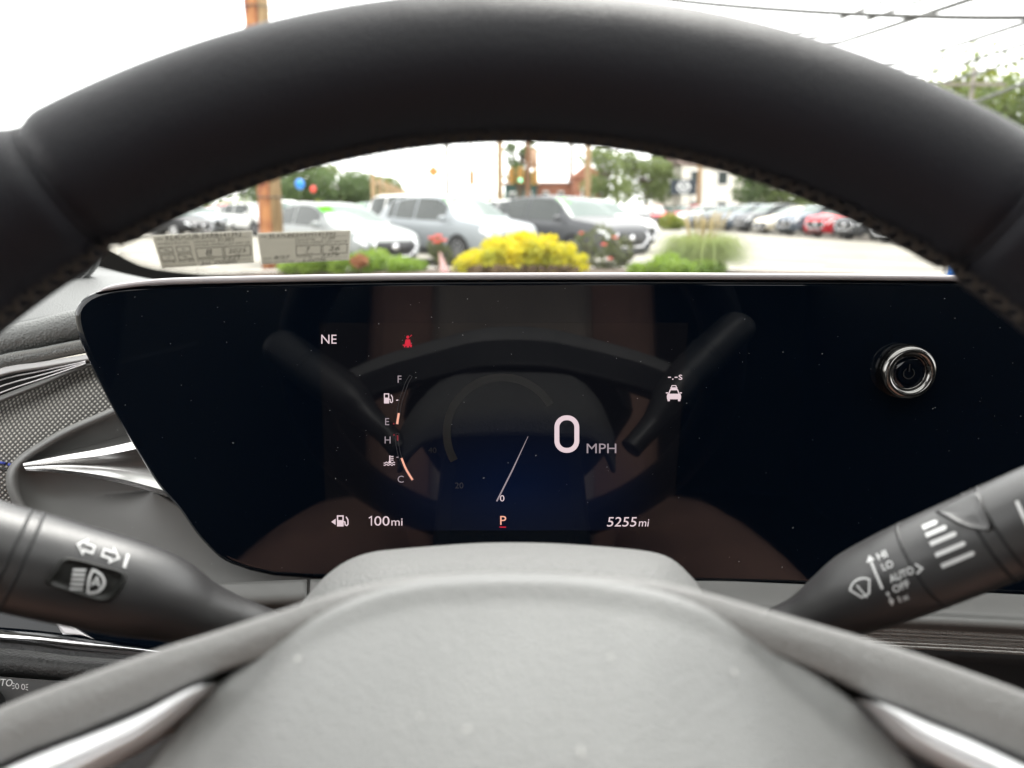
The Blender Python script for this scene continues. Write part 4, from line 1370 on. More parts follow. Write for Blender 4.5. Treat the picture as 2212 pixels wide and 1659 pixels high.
def car_mesh(kind):
    K = KINDS[kind]
    L, W = K['L'], K['W'] / 2
    f1 = lambda tab, x: float(np.interp(x, [t[0] for t in tab], [t[1] for t in tab]))
    def sm(tab, x):                          # a little smoothing of the polyline
        return (f1(tab, max(0, x - .012)) + 2 * f1(tab, x) + f1(tab, min(1, x + .012))) / 4
    z0 = 0.24
    def section(x):
        zt, zb, w = sm(K['top'], x), sm(K['belt'], x), W * sm(K['wid'], x)
        up = min(1.0, max(0.0, (zt - zb) / 0.55))
        wr = w * (0.93 - 0.22 * up)
        zz = z0 + (0.10 if x < .04 or x > .96 else 0)
        return [(0.0, zz), (0.84 * w, zz), (0.955 * w, zz + .07), (0.99 * w, zz + .24), (1.0 * w, zb * .62 + zz * .38), (0.985 * w, zb - .10), (0.955 * w, zb - .02), (0.93 * w, zb + .012 * (1 - up)),
                (wr + (0.93 * w - wr) * .5, zb + (zt - zb) * .5), (wr, zb + (zt - zb) * .90), (wr * .93, zb + (zt - zb) * .975), (wr * .7, zt), (wr * .35, zt + .012), (0.0, zt + .016)]
    def P(x, k, off=0.0, side=1):
        sec = section(x)
        i = min(int(k), len(sec) - 2)
        t = k - i
        y = sec[i][0] * (1 - t) + sec[i + 1][0] * t
        z = sec[i][1] * (1 - t) + sec[i + 1][1] * t
        return Vector(((x - .5) * L, side * y, z))
    def N(x, k, side=1):
        a = P(min(1, x + .01), k, 0, side) - P(max(0, x - .01), k, 0, side)
        b_ = P(x, min(13, k + .3), 0, side) - P(x, max(0, k - .3), 0, side)
        n = a.cross(b_) * (-1 if side > 0 else 1)
        n = n.normalized() if n.length > 1e-9 else Vector((0, 0, 1))
        return n
    xs = sorted(set([round(v, 4) for v in list(np.linspace(0, 1, 49)) + [.005, .012, .985, .992]]))
    vs, fs = [], []
    for x in xs:
        sec = section(x)
        ring = [Vector(((x - .5) * L, y, z)) for (y, z) in sec] + [Vector(((x - .5) * L, -y, z)) for (y, z) in sec[-2:0:-1]]
        vs += ring
    nr = 26
    fs = grid_faces(len(xs), nr, True)
    fs.append(tuple(range(nr)))
    fs.append(tuple((len(xs) - 1) * nr + i for i in range(nr))[::-1])
    parts = [('body', mesh('car_body_' + kind, vs, fs), 'paint')]
    def pmesh(name, x0, x1, k0, k1, side, off=0.007, nx=10, nk=6, both=False, shrink=None):
        vs = []
        for i in range(nx + 1):
            x = x0 + (x1 - x0) * i / nx
            for j in range(nk + 1):
                k = k0 + (k1 - k0) * j / nk
                p = P(x, k, 0, side)
                n = N(x, k, side)
                vs.append(p + n * off)
        return mesh(name, vs, grid_faces(nx + 1, nk + 1))
    for side in (1, -1):
        for (a, b_) in K['side']:
            parts.append(('side_window', pmesh('side_window', a, b_, 7.12, 9.0, side), carglass))
    def acro(name, x0, x1, k0):
        vs = []
        nx, nk = 8, 7
        ks = list(np.linspace(k0, 13, nk))
        for i in range(nx + 1):
            x = x0 + (x1 - x0) * i / nx
            row = [P(x, k, 0, 1) + N(x, k, 1) * .008 for k in ks] + [P(x, k, 0, -1) + N(x, k, -1) * .008 for k in ks[-2::-1]]
            vs += row
        return mesh(name, vs, grid_faces(nx + 1, 2 * nk - 1))
    parts.append(('windscreen', acro('windscreen', *K['shield'], 9.4), carglass_l))
    parts.append(('rear_window', acro('rear_window', *K['rear'], 9.4), carglass))
    # wheels
    wr_ = K['wheel']
    wheels = []
    for x in (K['xf'], K['xr']):
        for side in (1, -1):
            c = Vector(((x - .5) * L, side * (W - .10), wr_))
            n = 28
            vs, fs = [], []
            for (r, y) in ((wr_ * .6, -.1), (wr_ * .96, -.1), (wr_, -.07), (wr_, .085), (wr_ * .97, .108), (wr_ * .70, .112), (wr_ * .68, .10)):
                for k in range(n):
                    a = 2 * math.pi * k / n
                    vs.append((r * math.cos(a), side * y, r * math.sin(a)))
            ty = mesh('tyre', vs, grid_faces(7, n, True))
            vs, fs = [], []
            for sp in range(10):
                a = 2 * math.pi * sp / 10
                d = Vector((math.cos(a), 0, math.sin(a))); e = Vector((-math.sin(a), 0, math.cos(a)))
                i = len(vs)
                for (r, w_, y) in ((wr_ * .12, .02, .108), (wr_ * .66, .028, .104)):
                    for sg in (-1, 1):
                        vs.append(d * r + e * w_ * sg + Vector((0, side * y, 0)))
                fs.append((i, i + 1, i + 3, i + 2))
            i = len(vs)
            for r in (wr_ * .62, wr_ * .70):
                for k in range(n):
                    a = 2 * math.pi * k / n
                    vs.append(Vector((r * math.cos(a), side * .109, r * math.sin(a))))
            fs += grid_faces(2, n, True, i)
            i = len(vs)
            for k in range(12):
                a = 2 * math.pi * k / 12
                vs.append(Vector((wr_ * .17 * math.cos(a), side * .112, wr_ * .17 * math.sin(a))))
            fs.append(tuple(range(i, i + 12)))
            rm_ = mesh('rim', vs, fs)
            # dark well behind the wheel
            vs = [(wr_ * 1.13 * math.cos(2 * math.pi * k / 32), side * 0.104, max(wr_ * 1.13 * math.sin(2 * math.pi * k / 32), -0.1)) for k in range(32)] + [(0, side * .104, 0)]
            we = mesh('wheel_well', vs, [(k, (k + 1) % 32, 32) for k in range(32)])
            wheels.append((c, ty, rm_, we))
    # lamps, grille, plates, mirrors
    for side in (1, -1):
        parts.append(('headlight', pmesh('headlight', .935, .988, 5.1, 6.4, side, .012, 6, 3), lamp_m))
        parts.append(('taillight', pmesh('taillight', .006, .05, 4.9, 6.6, side, .010, 6, 3), tail_m))
    xf = L * .5
    zt = f1(K['top'], .985)
    def slab(name, pts, x0, x1):
        vs = [(x0, y, z) for (y, z) in pts] + [(x1, y * .96, z) for (y, z) in pts]
        n = len(pts)
        return mesh(name, vs, [tuple(range(n, 2 * n))] + [(i, (i + 1) % n, n + (i + 1) % n, n + i) for i in range(n)])
    zc = zt - .18
    parts.append(('grille', slab('grille', [(-.48, zc + .13), (.48, zc + .13), (.56, zc), (.36, zc - .17), (-.36, zc - .17), (-.56, zc)], xf - .03, xf + .025), grille_m))
    ring = [(-.50, zc + .14), (-.58, zc), (-.37, zc - .185), (.37, zc - .185), (.58, zc), (.50, zc + .14)]
    ring_v, ring_f = tube_mesh([Vector((xf + .02, y, z)) for y, z in ring], [.022] * 6, 6)
    parts.append(('grille_surround', mesh('grille_surround', ring_v, ring_f), badge_m))
    parts.append(('badge', slab('badge', [(.09 * math.cos(a), zc + .02 + .065 * math.sin(a)) for a in np.linspace(0, 2 * math.pi, 17)[:-1]], xf + .02, xf + .035), badge_m))
    parts.append(('bumper_intake', slab('bumper_intake', [(-.55, .40), (.55, .40), (.50, .30), (-.50, .30)], xf - .05, xf + .02), grille_m))
    parts.append(('rear_plate', slab('rear_plate', [(-.17, .78), (.17, .78), (.17, .66), (-.17, .66)], -xf + .02, -xf - .02), plate_m))
    xm = (K['shield'][1] - .055 - .5) * L
    zm = f1(K['belt'], K['shield'][1]) + .09
    for side in (1, -1):
        vs, fs = [], []
        for i in range(7):
            ph_ = -math.pi / 2 + math.pi * i / 6
            for k in range(10):
                a = 2 * math.pi * k / 10
                vs.append((xm + .07 * math.cos(ph_) * math.cos(a), side * (W + .06) + .12 * math.sin(ph_), zm + .075 * math.cos(ph_) * math.sin(a)))
        parts.append(('mirror', mesh('mirror', vs, grid_faces(7, 10, True)), 'paint'))
    tagv = [P(x, k, 0, -1) + N(x, k, -1) * .016 for x in (K['shield'][0] + .008, K['shield'][0] + .062) for k in (9.9, 11.6)]
    tagv = [tagv[0], tagv[1], tagv[3], tagv[2]]
    tm = mesh('price_tag', tagv, [(0, 1, 2, 3)])
    vs = []
    # lower dark cladding along the sill
    for side in (1, -1):
        parts.append(('sill', pmesh('sill', .07, .93, 1.6, 2.6, side, .006, 24, 2), grille_m))
    return parts, wheels, tm

CARM = {k: car_mesh(k) for k in KINDS}
for k in CARM:
    for p in CARM[k][0]:
        p[1].polygons.foreach_set('use_smooth', [True] * len(p[1].polygons))
ROW = {}
def car(kind, loc, heading, col, label, group=None, tagged=False, name=None, lite=False):
    parts, wheels, tm = CARM[kind]
    root = thing(name or 'parked_car', loc, heading, label, 'car' if kind != 'van' else 'van', group)
    def child(nm, me, m_, par, loc_=(0, 0, 0)):
        o = bpy.data.objects.new(nm, me)
        COL.objects.link(o)
        if len(me.materials) == 0:
            me.materials.append(None)
        o.material_slots[0].link = 'OBJECT'
        o.material_slots[0].material = m_
        o.parent = par
        o.location = loc_
        return o
    for (nm, me, m_) in parts:
        child(nm, me, PAINT[col] if m_ == 'paint' else m_, root)
    for (c, ty, rm_, we) in wheels:
        w_ = child('wheel', ty, tyre_m, root, c)
        child('rim', rm_, alloy_m, w_)
        child('wheel_well', we, arch_m, root, c)
    if tagged:
        child('price_tag', tm, lime, root)
    return root

H50 = R(-50)
car('suv', (1.30, 20.0, 0), H50, 'grey', 'grey crossover with black grille behind the rose bush', tagged=True)
car('suv', (-1.45, 19.5, 0), H50 + R(3), 'silver', 'silver crossover with lime tag behind the yellow shrub', tagged=True)
car('sedan', (-4.15, 18.5, 0), H50 + R(5), 'pale silver', 'pale silver sedan with lime tag beside the wooden utility pole', tagged=True)
car('van', (-2.55, 25.5, 0), H50 + R(8), 'white', 'tall white van parked behind the silver crossover')
car('suv', (2.55, 25.8, 0), H50, 'white', 'white crossover whose hood shows past the grey crossover')
car('suv', (0.35, 27.5, 0), H50, 'white', 'white crossover between the white van and the grey crossover')
# fronts further back, behind the sedan
back = [(655, 37, 'suv', 'white', 'white crossover beneath the blue balloon'), (733, 39, 'sedan', 'silver', 'small silver sedan in front of the far tree line'),
        (800, 41, 'suv', 'silver', 'silver crossover at the foot of the tall post fence'), (610, 44, 'van', 'white', 'white van half hidden by the wooden utility pole')]
for (u, Y, k, c, lab) in back:
    car(k, far(u, Y), R(-80), c, lab, tagged=(u == 800))
# left group, seen beside the pole
leftg = [(545, 41, 'suv', 'white', -35, 'white crossover nearest the utility pole, beside a red one'), (500, 47, 'suv', 'red', -30, 'red crossover between two white cars left of the utility pole'),
         (450, 42, 'sedan', 'white', -30, 'white sedan beside the red crossover and a silver car'), (405, 41, 'suv', 'silver', -25, 'silver crossover beside the last white sedan'), (360, 39, 'sedan', 'black', -25, 'black sedan at the end of the far group')]
for (u, Y, k, c, h, lab) in leftg:
    car(k, far(u, Y), R(h), c, lab)
# the long row on the right
cols = ['dark grey', 'grey', 'dark grey', 'red', 'white', 'slate', 'grey', 'slate', 'grey', 'cream', 'slate', 'red', 'grey']
names = {'dark grey': 'dark grey crossover', 'grey': 'grey crossover', 'red': 'red crossover', 'white': 'white crossover', 'slate': 'slate blue crossover', 'cream': 'cream crossover'}
extra = {0: 'dark grey crossover at the far end of the long row', 1: 'grey sedan next to the farthest car of the long row', 2: 'dark grey crossover just beyond the red one below the emblem sign', 6: 'grey crossover between two slate blue ones in the long row', 7: 'slate blue crossover between two grey ones in the long row', 3: 'red crossover below the dark emblem sign', 4: 'white crossover beside the red one below the emblem sign', 9: 'cream crossover in the long dark row', 11: 'red crossover at the near end of the long row',
         10: 'slate blue crossover between the cream and the red one', 12: 'grey crossover at the very end of the long row, past the red one',
         5: 'slate blue crossover beside the white one in the long row', 8: 'grey crossover beside the cream one in the long row'}
cols += ['dark grey', 'grey']
extra[12] = 'grey crossover past the red one in the long row'
extra[13] = 'dark grey crossover near the close end of the long row'
extra[14] = 'grey crossover at the close end of the long row'
for i, c in enumerate(cols):
    t = i / 12
    X = 12.0 + 3.6 * t
    Y = 70 - 35 * t
    lab = extra.get(i, 'dark crossover in the long row of parked cars across the lane')
    car('suv' if i % 4 != 1 else 'sedan', (X + 1.0, Y, 0), R(200 + rnd.uniform(-4, 4)), c, lab, group='long row of parked cars')
for (u, Y, k, c, lab) in ((1300, 62, 'suv', 'white', 'white crossover far down the lane, before the brick building'), (1340, 56, 'sedan', 'white', 'white sedan on the lane beside a yellow-green bush'), (1378, 60, 'suv', 'dark grey', 'dark grey crossover on the lane behind the yellow-green bush'), (1412, 64, 'suv', 'red', 'red crossover on the lane left of the emblem sign')):
    car(k, far(u, Y), R(-95), c, lab)
# blue car at the right edge
car('suv', (6.75, 7.6, 0), R(14), 'blue', 'blue crossover with red tail lamp at the end of the dash', name='parked_car')

# ------------------------------------------------------------------ planting
def leafy(n, fn_pos, size, jitter, up=0.3):
    """n small folded leaves at positions from fn_pos()"""
    vs = np.zeros((n * 4, 3))
    P = np.array([fn_pos() for _ in range(n)])
    rs_ = np.random.RandomState(n)
    a = rs_.normal(size=(n, 3)); a[:, 2] += up
    a /= np.linalg.norm(a, axis=1)[:, None]
    b_ = rs_.normal(size=(n, 3))
    b_ -= (b_ * a).sum(1)[:, None] * a
    b_ /= np.linalg.norm(b_, axis=1)[:, None]
    s_ = size * (0.6 + 0.8 * rs_.rand(n))[:, None]
    vs[0::4] = P - a * s_
    vs[1::4] = P + b_ * s_ * .5
    vs[2::4] = P + a * s_
    vs[3::4] = P - b_ * s_ * .5
    fs = [(4 * i, 4 * i + 1, 4 * i + 2, 4 * i + 3) for i in range(n)]
    return vs, fs

def leaf_mat(name, c1, c2):
    m = mat(name, c1, 0.6, noise=1.0, nscale=2.2, col2=c2)
    t = m.node_tree
    b = t.nodes['Principled BSDF']
    tr_ = t.nodes.new('ShaderNodeBsdfTranslucent')
    tr_.inputs['Color'].default_value = (*[min(1, x * 1.5) for x in c1], 1)
    mx_ = t.nodes.new('ShaderNodeMixShader')
    mx_.inputs[0].default_value = 0.3
    out = t.nodes['Material Output']
    t.links.new(b.outputs[0], mx_.inputs[1]); t.links.new(tr_.outputs[0], mx_.inputs[2]); t.links.new(mx_.outputs[0], out.inputs['Surface'])
    return m
gold = leaf_mat('gold foliage', (0.60, 0.50, 0.010), (0.30, 0.33, 0.02))
limeg = leaf_mat('bright juniper', (0.20, 0.29, 0.035), (0.13, 0.22, 0.025))
midg = leaf_mat('green foliage', (0.15, 0.19, 0.06), (0.09, 0.13, 0.04))
darkg = leaf_mat('deep green foliage', (0.10, 0.145, 0.05), (0.06, 0.10, 0.032))
yelg = leaf_mat('yellow green foliage', (0.22, 0.25, 0.035), (0.13, 0.17, 0.025))
roseg = leaf_mat('rose foliage', (0.10, 0.11, 0.04), (0.06, 0.08, 0.025))
barkm = mat('bark', (0.10, 0.075, 0.05), 0.9, noise=0.3, nscale=8)
redfl = mat('red petals', (0.55, 0.05, 0.03), 0.6)
deadm = mat('dead brown twigs', (0.11, 0.07, 0.035), 0.9)
mulch = mat('mulch', (0.085, 0.06, 0.045), 0.95, noise=0.4, nscale=9, bump=1.0, bscale=30)
kerbm = mat('kerb concrete', (0.42, 0.40, 0.36), 0.85, noise=0.1, nscale=4)

def clump_sampler(clumps):
    """positions concentrated near the surface of several ellipsoids"""
    wts = [c[3] * c[4] + c[3] * c[5] for c in clumps]
    def fn():
        c = rnd.choices(clumps, wts)[0]
        while True:
            d = Vector((rnd.gauss(0, 1), rnd.gauss(0, 1), rnd.gauss(0, 1)))
            if d.length > .01:
                break
        d.normalize()
        r_ = 1 - abs(rnd.gauss(0, .18))
        p = Vector((c[0] + d.x * c[3] * r_, c[1] + d.y * c[4] * r_, c[2] + d.z * c[5] * r_))
        if p.z < 0.03:
            p.z = 0.03 + rnd.random() * .05
        return tuple(p)
    return fn

# bed: mulch mound inside a kerb
bed = []
for i in range(72):
    a = 2 * math.pi * i / 72
    bed.append((0.6 + 6.2 * math.cos(a) * (1 + .06 * math.sin(3 * a)), 14.0 + 2.1 * math.sin(a) * (1 + .05 * math.cos(2 * a))))
vs = []
for (k, z) in ((1.0, .0), (1.0, .10), (.9, .14), (.6, .2), (.3, .22), (.02, .22)):
    for (x, y) in bed:
        vs.append((0.6 + (x - .6) * k, 14 + (y - 14) * k, z))
o = build('planting_bed', vs, grid_faces(6, 72, True), mulch)
o['kind'] = 'structure'
vs = []
for (k, z) in ((1.0, 0.0), (1.0, .13), (1.005, .145), (1.03, .145), (1.035, .13), (1.035, 0.0)):
    for (x, y) in bed:
        vs.append((0.6 + (x - .6) * k + (k - 1) * 0, 14 + (y - 14) * (1 + (k - 1) * 3), z))
o = build('kerb', vs, grid_faces(6, 72, True), kerbm, None, False)
o['kind'] = 'structure'

def shrub(name, loc, clumps, n, size, m_, label, cat='shrub', up=.2, stems=6, group=None):
    root = thing(name, loc, 0, label, cat, group)
    vs, fs = leafy(n, clump_sampler(clumps), size, 0, up)
    o = bpy.data.objects.new('foliage', mesh('foliage', vs, fs)); COL.objects.link(o); o.data.materials.append(m_); o.parent = root
    vs, fs = [], []
    for i in range(stems):
        c = rnd.choice(clumps)
        a, b_ = tube_mesh([Vector((c[0] * .3, c[1] * .3, -.02)), Vector((c[0] * .7, c[1] * .7, c[2] * .6)), Vector((c[0], c[1], c[2] + c[5] * .5))], [.02, .012, .006], 5)
        k = len(vs); vs += a; fs += [tuple(k + q_ for q_ in f_) for f_ in b_]
    o = bpy.data.objects.new('stem', mesh('stem', vs, fs)); COL.objects.link(o); o.data.materials.append(barkm); o.parent = root
    return root

def blob(rx, ry, h, n, s0, fall=.55):
    """a low mound made of n clumps"""
    out = []
    for i in range(n):
        x = rnd.uniform(-1, 1); y = rnd.uniform(-1, 1)
        if x * x + y * y > 1:
            continue
        hh = h * (1 - fall * (x * x)) * (1 - .3 * y * y) * rnd.uniform(.75, 1.05)
        out.append((x * rx, y * ry, hh - s0 * .6, s0 * rnd.uniform(.8, 1.5), s0 * rnd.uniform(.8, 1.4), s0 * rnd.uniform(.45, .75)))
        out.append((x * rx, y * ry, hh * .4, s0 * 1.2, s0 * 1.2, hh * .4))
    return out
BZ = .17
gb = [(c[0], c[1], c[2] * (.86 + .16 * c[0] / 1.2), c[3], c[4], c[5]) for c in blob(1.22, .75, .84, 110, .12, .66)]
shrub('gold_cypress', far(1124, 14, BZ), gb, 12000, .055, gold, 'golden yellow mop-headed cypress shrub in the planting bed', up=-.1)
# brown dead undergrowth at its foot
root = thing('dead_undergrowth', far(1130, 13.2, BZ), 0, 'brown dead twigs at the foot of the golden shrub', 'undergrowth')
vs, fs = leafy(1400, clump_sampler([(x, 0, .08, .22, .2, .13) for x in np.linspace(-.75, .75, 7)]), .05, 0, .1)
o = bpy.data.objects.new('twigs', mesh('twigs', vs, fs)); COL.objects.link(o); o.data.materials.append(deadm); o.parent = root
shrub('juniper', far(748, 14.3, BZ), blob(1.26, .7, .50, 40, .16), 8000, .04, limeg, 'broad low bright green juniper below the stickers', up=.1)
shrub('juniper', far(1468, 13.2, BZ), blob(.80, .5, .42, 26, .14), 4500, .038, limeg, 'low bright green juniper at the foot of the ornamental grass', up=.1)
root = shrub('rose_bush', far(1305, 14.8, BZ), [(-.35, 0, .45, .25, .25, .3), (.0, .1, .55, .28, .25, .35), (.3, 0, .42, .28, .25, .28), (.1, -.1, .22, .4, .25, .2)], 800, .04, roseg, 'thin rose bush with red blooms before the grey crossover', stems=12)
root2 = shrub('rose_bush', far(944, 14.6, BZ), [(-.05, 0, .45, .16, .15, .2), (.08, 0, .3, .2, .15, .2)], 600, .035, roseg, 'small rose bush with red blooms beside the little flag', stems=8)
def bloom(parent, p, r_):
    vs, fs = [], []
    for j in range(9):
        a = j * 2.4; t = j / 9
        c = Vector(p) + Vector((math.cos(a), math.sin(a), .3)) * r_ * t * .7
        d = Vector((math.cos(a), math.sin(a), .5 - t)).normalized(); e = d.orthogonal().normalized(); k = len(vs)
        vs += [c - e * r_ * .5, c + d * r_ * .5 - e * r_ * .3, c + d * r_ * .5 + e * r_ * .3, c + e * r_ * .5]
        fs.append((k, k + 1, k + 2, k + 3))
    o = bpy.data.objects.new('bloom', mesh('bloom', vs, fs)); COL.objects.link(o); o.data.materials.append(redfl); o.parent = parent
for p in ((-.42, -.1, .70), (-.02, -.25, .50), (.1, -.25, .24), (.2, -.1, .62)):
    bloom(root, p, .055)
for p in ((-.10, -.12, .62), (.02, -.14, .66), (.10, -.1, .58), (-.02, -.16, .55)):
    bloom(root2, p, .07)
# red-leaved patch in the green juniper
o = shrub('small_heuchera', far(772, 13.55, BZ), [(0, 0, .26, .15, .12, .10)], 160, .05, mat('rust leaves', (0.30, 0.12, 0.05), .7, noise=.3), 'small rust-leaved plant in the green juniper', cat='plant', stems=3)
# ornamental grass
def grass(loc, label, n=2200, h=.80, spread=.72, plumes=34):
    root = thing('ornamental_grass', loc, 0, label, 'grass clump')
    vs, fs = [], []
    for i in range(n):
        a = rnd.random() * 6.283
        sp_ = spread * math.sqrt(rnd.random())
        L_ = h * rnd.uniform(.4, 1.08)
        d = Vector((math.cos(a), math.sin(a), 0)); w_ = Vector((-d.y, d.x, 0)) * .007
        p0 = d * .30 * rnd.random()
        p1 = p0 + d * sp_ * .35 + Vector((0, 0, L_ * .65))
        p2 = p0 + d * sp_ * .85 + Vector((0, 0, L_ * (.95 - .25 * sp_)))
        p3 = p0 + d * sp_ * 1.3 + Vector((0, 0, L_ * (.95 - 1.0 * sp_)))
        k = len(vs)
        vs += [p0 - w_, p0 + w_, p1 - w_, p1 + w_, p2 - w_ * .7, p2 + w_ * .7, p3]
        fs += [(k, k + 1, k + 3, k + 2), (k + 2, k + 3, k + 5, k + 4), (k + 4, k + 5, k + 6)]
    gm_ = leaf_mat('grass blades', (0.24, 0.28, 0.09), (0.17, 0.22, 0.07))
    o = bpy.data.objects.new('blades', mesh('blades', vs, fs)); COL.objects.link(o); o.data.materials.append(gm_); o.parent = root
    vs, fs = [], []
    for i in range(plumes):
        a = rnd.random() * 6.283; d = Vector((math.cos(a), math.sin(a), 0)) * spread * .65 * rnd.random()
        t_ = d + Vector((0, 0, h * rnd.uniform(1.0, 1.22)))
        v1, f1_ = tube_mesh([d * .2, d * .8 + Vector((0, 0, h * .7)), t_, t_ * 1.0 + Vector((d.x * .15, d.y * .15, .10)), t_ + Vector((d.x * .2, d.y * .2, .16))], [.002, .002, .012, .016, .003], 5)
        k = len(vs); vs += v1; fs += [tuple(k + q_ for q_ in f_) for f_ in f1_]
    o = bpy.data.objects.new('plumes', mesh('plumes', vs, fs)); COL.objects.link(o); o.data.materials.append(mat('straw plumes', (0.36, 0.29, 0.15), .8)); o.parent = root
grass(far(1520, 14.0, BZ), 'arching pale green ornamental grass with straw plumes')
# little flag on a stick
fl = thing('small_flag', far(946, 13.6, BZ), 0, 'small faded red and white striped flag on a stick', 'flag')
o = tube('stick', [Vector(fl.location), Vector(fl.location) + Vector((.01, 0, .42))], .006, mat('wood stick', (.4, .3, .18), .8), fl, 6)
fm = bpy.data.materials.new('faded flag stripes'); fm.use_nodes = True
t = fm.node_tree; b = t.nodes['Principled BSDF']; co = t.nodes.new('ShaderNodeTexCoord'); wv = t.nodes.new('ShaderNodeTexWave'); wv.bands_direction = 'X'; wv.inputs['Scale'].default_value = 11
mx = t.nodes.new('ShaderNodeMix'); mx.data_type = 'RGBA'; mx.inputs['A'].default_value = (.55, .16, .17, 1); mx.inputs['B'].default_value = (.7, .62, .6, 1)
t.links.new(co.outputs['Object'], wv.inputs['Vector']); t.links.new(wv.outputs['Fac'], mx.inputs['Factor']); t.links.new(mx.outputs['Result'], b.inputs['Base Color']); b.inputs['Roughness'].default_value = .8
P0 = Vector(fl.location)
vs = []
for i in range(8):
    for j in range(7):
        a, c = i / 7, j / 6
        vs.append(P0 + Vector((.015 + a * .20 * (.35 + .65 * c), -.02 + .025 * math.sin(a * 6 + c * 3), .42 - c * .34 - a * .12)))
o = build('cloth', vs, grid_faces(8, 7), fm, fl)
mo = o.modifiers.new('thickness', 'SOLIDIFY'); mo.thickness = .002

# ------------------------------------------------------------------ trees
def tree(u, Y, h, r_, m_, label, n=3500, leaf=.16, group=None, low=.25, spiky=False, X=None):
    loc = far(u, Y) if X is None else Vector((X, Y, 0))
    root = thing('leafy_tree', loc, 0, label, 'tree', group)
    th = h * low
    vs, fs = tube_mesh([Vector((0, 0, -.1)), Vector((.05, 0, th)), Vector((.0, .1, h * .6)), Vector((.1, 0, h * .9))], [h * .03, h * .024, h * .014, h * .004], 8)
    cl = []
    for i in range(26 if not spiky else 34):
        a = rnd.random() * 6.283; zz = rnd.uniform(low + .12, .9); rr = r_ * (1 - ((zz - .45) / .62) ** 2) ** .5 * rnd.uniform(.35, .85) if abs(zz - .45) < .6 else r_ * .2
        c = Vector((math.cos(a) * rr, math.sin(a) * rr, zz * h))
        s_ = r_ * rnd.uniform(.22, .42)
        if spiky:
            cl.append((c.x, c.y, c.z, s_ * .8, s_ * .8, s_ * 1.1))
            if zz > .6:
                cl.append((c.x, c.y, c.z + s_ * .9, s_ * .22, s_ * .22, s_ * 1.2))
        else:
            cl.append((c.x, c.y, c.z, s_, s_, s_ * .75))
        v1, f1_ = tube_mesh([Vector((0, 0, max(th * .8, zz * h * .6))), c * .6 + Vector((0, 0, zz * h * .35)), c], [h * .009, h * .006, h * .002], 5)
        k = len(vs); vs += v1; fs += [tuple(k + q_ for q_ in f_) for f_ in f1_]
    o = bpy.data.objects.new('trunk', mesh('trunk', vs, fs)); COL.objects.link(o); o.data.materials.append(barkm); o.parent = root
    vs, fs = leafy(n, clump_sampler(cl), leaf, 0, .2)
    o = bpy.data.objects.new('crown', mesh('crown', vs, fs)); COL.objects.link(o); o.data.materials.append(m_); o.parent = root
    return root
for i, (u, Y, h, r_) in enumerate([(600, 112, 7.2, 4.0), (632, 120, 7.8, 4.4), (668, 116, 8.0, 4.2), (703, 124, 8.0, 4.6), (738, 118, 7.2, 4.0), (770, 126, 7.4, 4.4), (802, 122, 6.8, 4.2), (832, 128, 6.6, 4.2), (560, 118, 8.0, 4.6)]):
    tree(u, Y, h, r_, midg if i % 2 else darkg, 'round green tree in the far tree line behind the lot', 1800, .30, 'far tree line', .12)
tree(1122, 78, 8.6, 1.9, darkg, 'dark green upright tree beside the transformer pole', 1800, .2, low=.3)
tree(1303, 66, 6.6, 2.3, midg, 'green tree behind the orange-brown utility pole', 1800, .2)
tree(1392, 72, 6.8, 3.2, midg, 'broad green tree left of the white house', 2400, .22)
tree(1440, 78, 7.6, 3.0, darkg, 'tall green tree rising behind the white house', 2000, .22)
tree(1640, 62, 5.2, 2.4, darkg, 'dark green tree right of the white house', 1800, .2)
tree(1700, 60, 5.0, 2.2, midg, 'low green tree beyond the slate blue cars', 1500, .2)
tree(2085, 33, 6.2, 3.2, yelg, 'yellow-green tree with spiky top across the lane', 5200, .14, spiky=True)
tree(2185, 31, 6.7, 3.3, midg, 'tall green tree with spiky top beside the yellow-green one', 5200, .14, spiky=True)
tree(2310, 30, 6.9, 3.3, midg, 'tall green tree behind overhead cables at the lane', 4000, .14, spiky=True)
shrub('roadside_bush', far(1447, 52), [(0, 0, .5, .7, .6, .6), (.5, 0, .4, .5, .5, .45)], 900, .10, yelg, 'yellow-green bush beside the long row of cars')
shrub('roadside_bush', far(690, 34), [(0, 0, .9, .4, .4, .8)], 500, .09, yelg, 'yellow-green bush between the white and silver cars')
# distant wood that closes the horizon
def wood():
    cl = []
    for i in range(120):
        a = R(rnd.uniform(-62, 62))
        d = rnd.uniform(170, 230)
        hh = rnd.uniform(2.2, 4.2)
        cl.append((math.sin(a) * d, math.cos(a) * d, hh * .6, rnd.uniform(3, 7), rnd.uniform(3, 6), hh))
    vs, fs = leafy(16000, clump_sampler(cl), .6, 0, .2)
    o = bpy.data.objects.new('distant_wood', mesh('distant_wood', vs, fs)); COL.objects.link(o); o.data.materials.append(midg)
    tag(o, 'hazy strip of distant trees along the horizon', 'trees', kind='stuff')
wood()

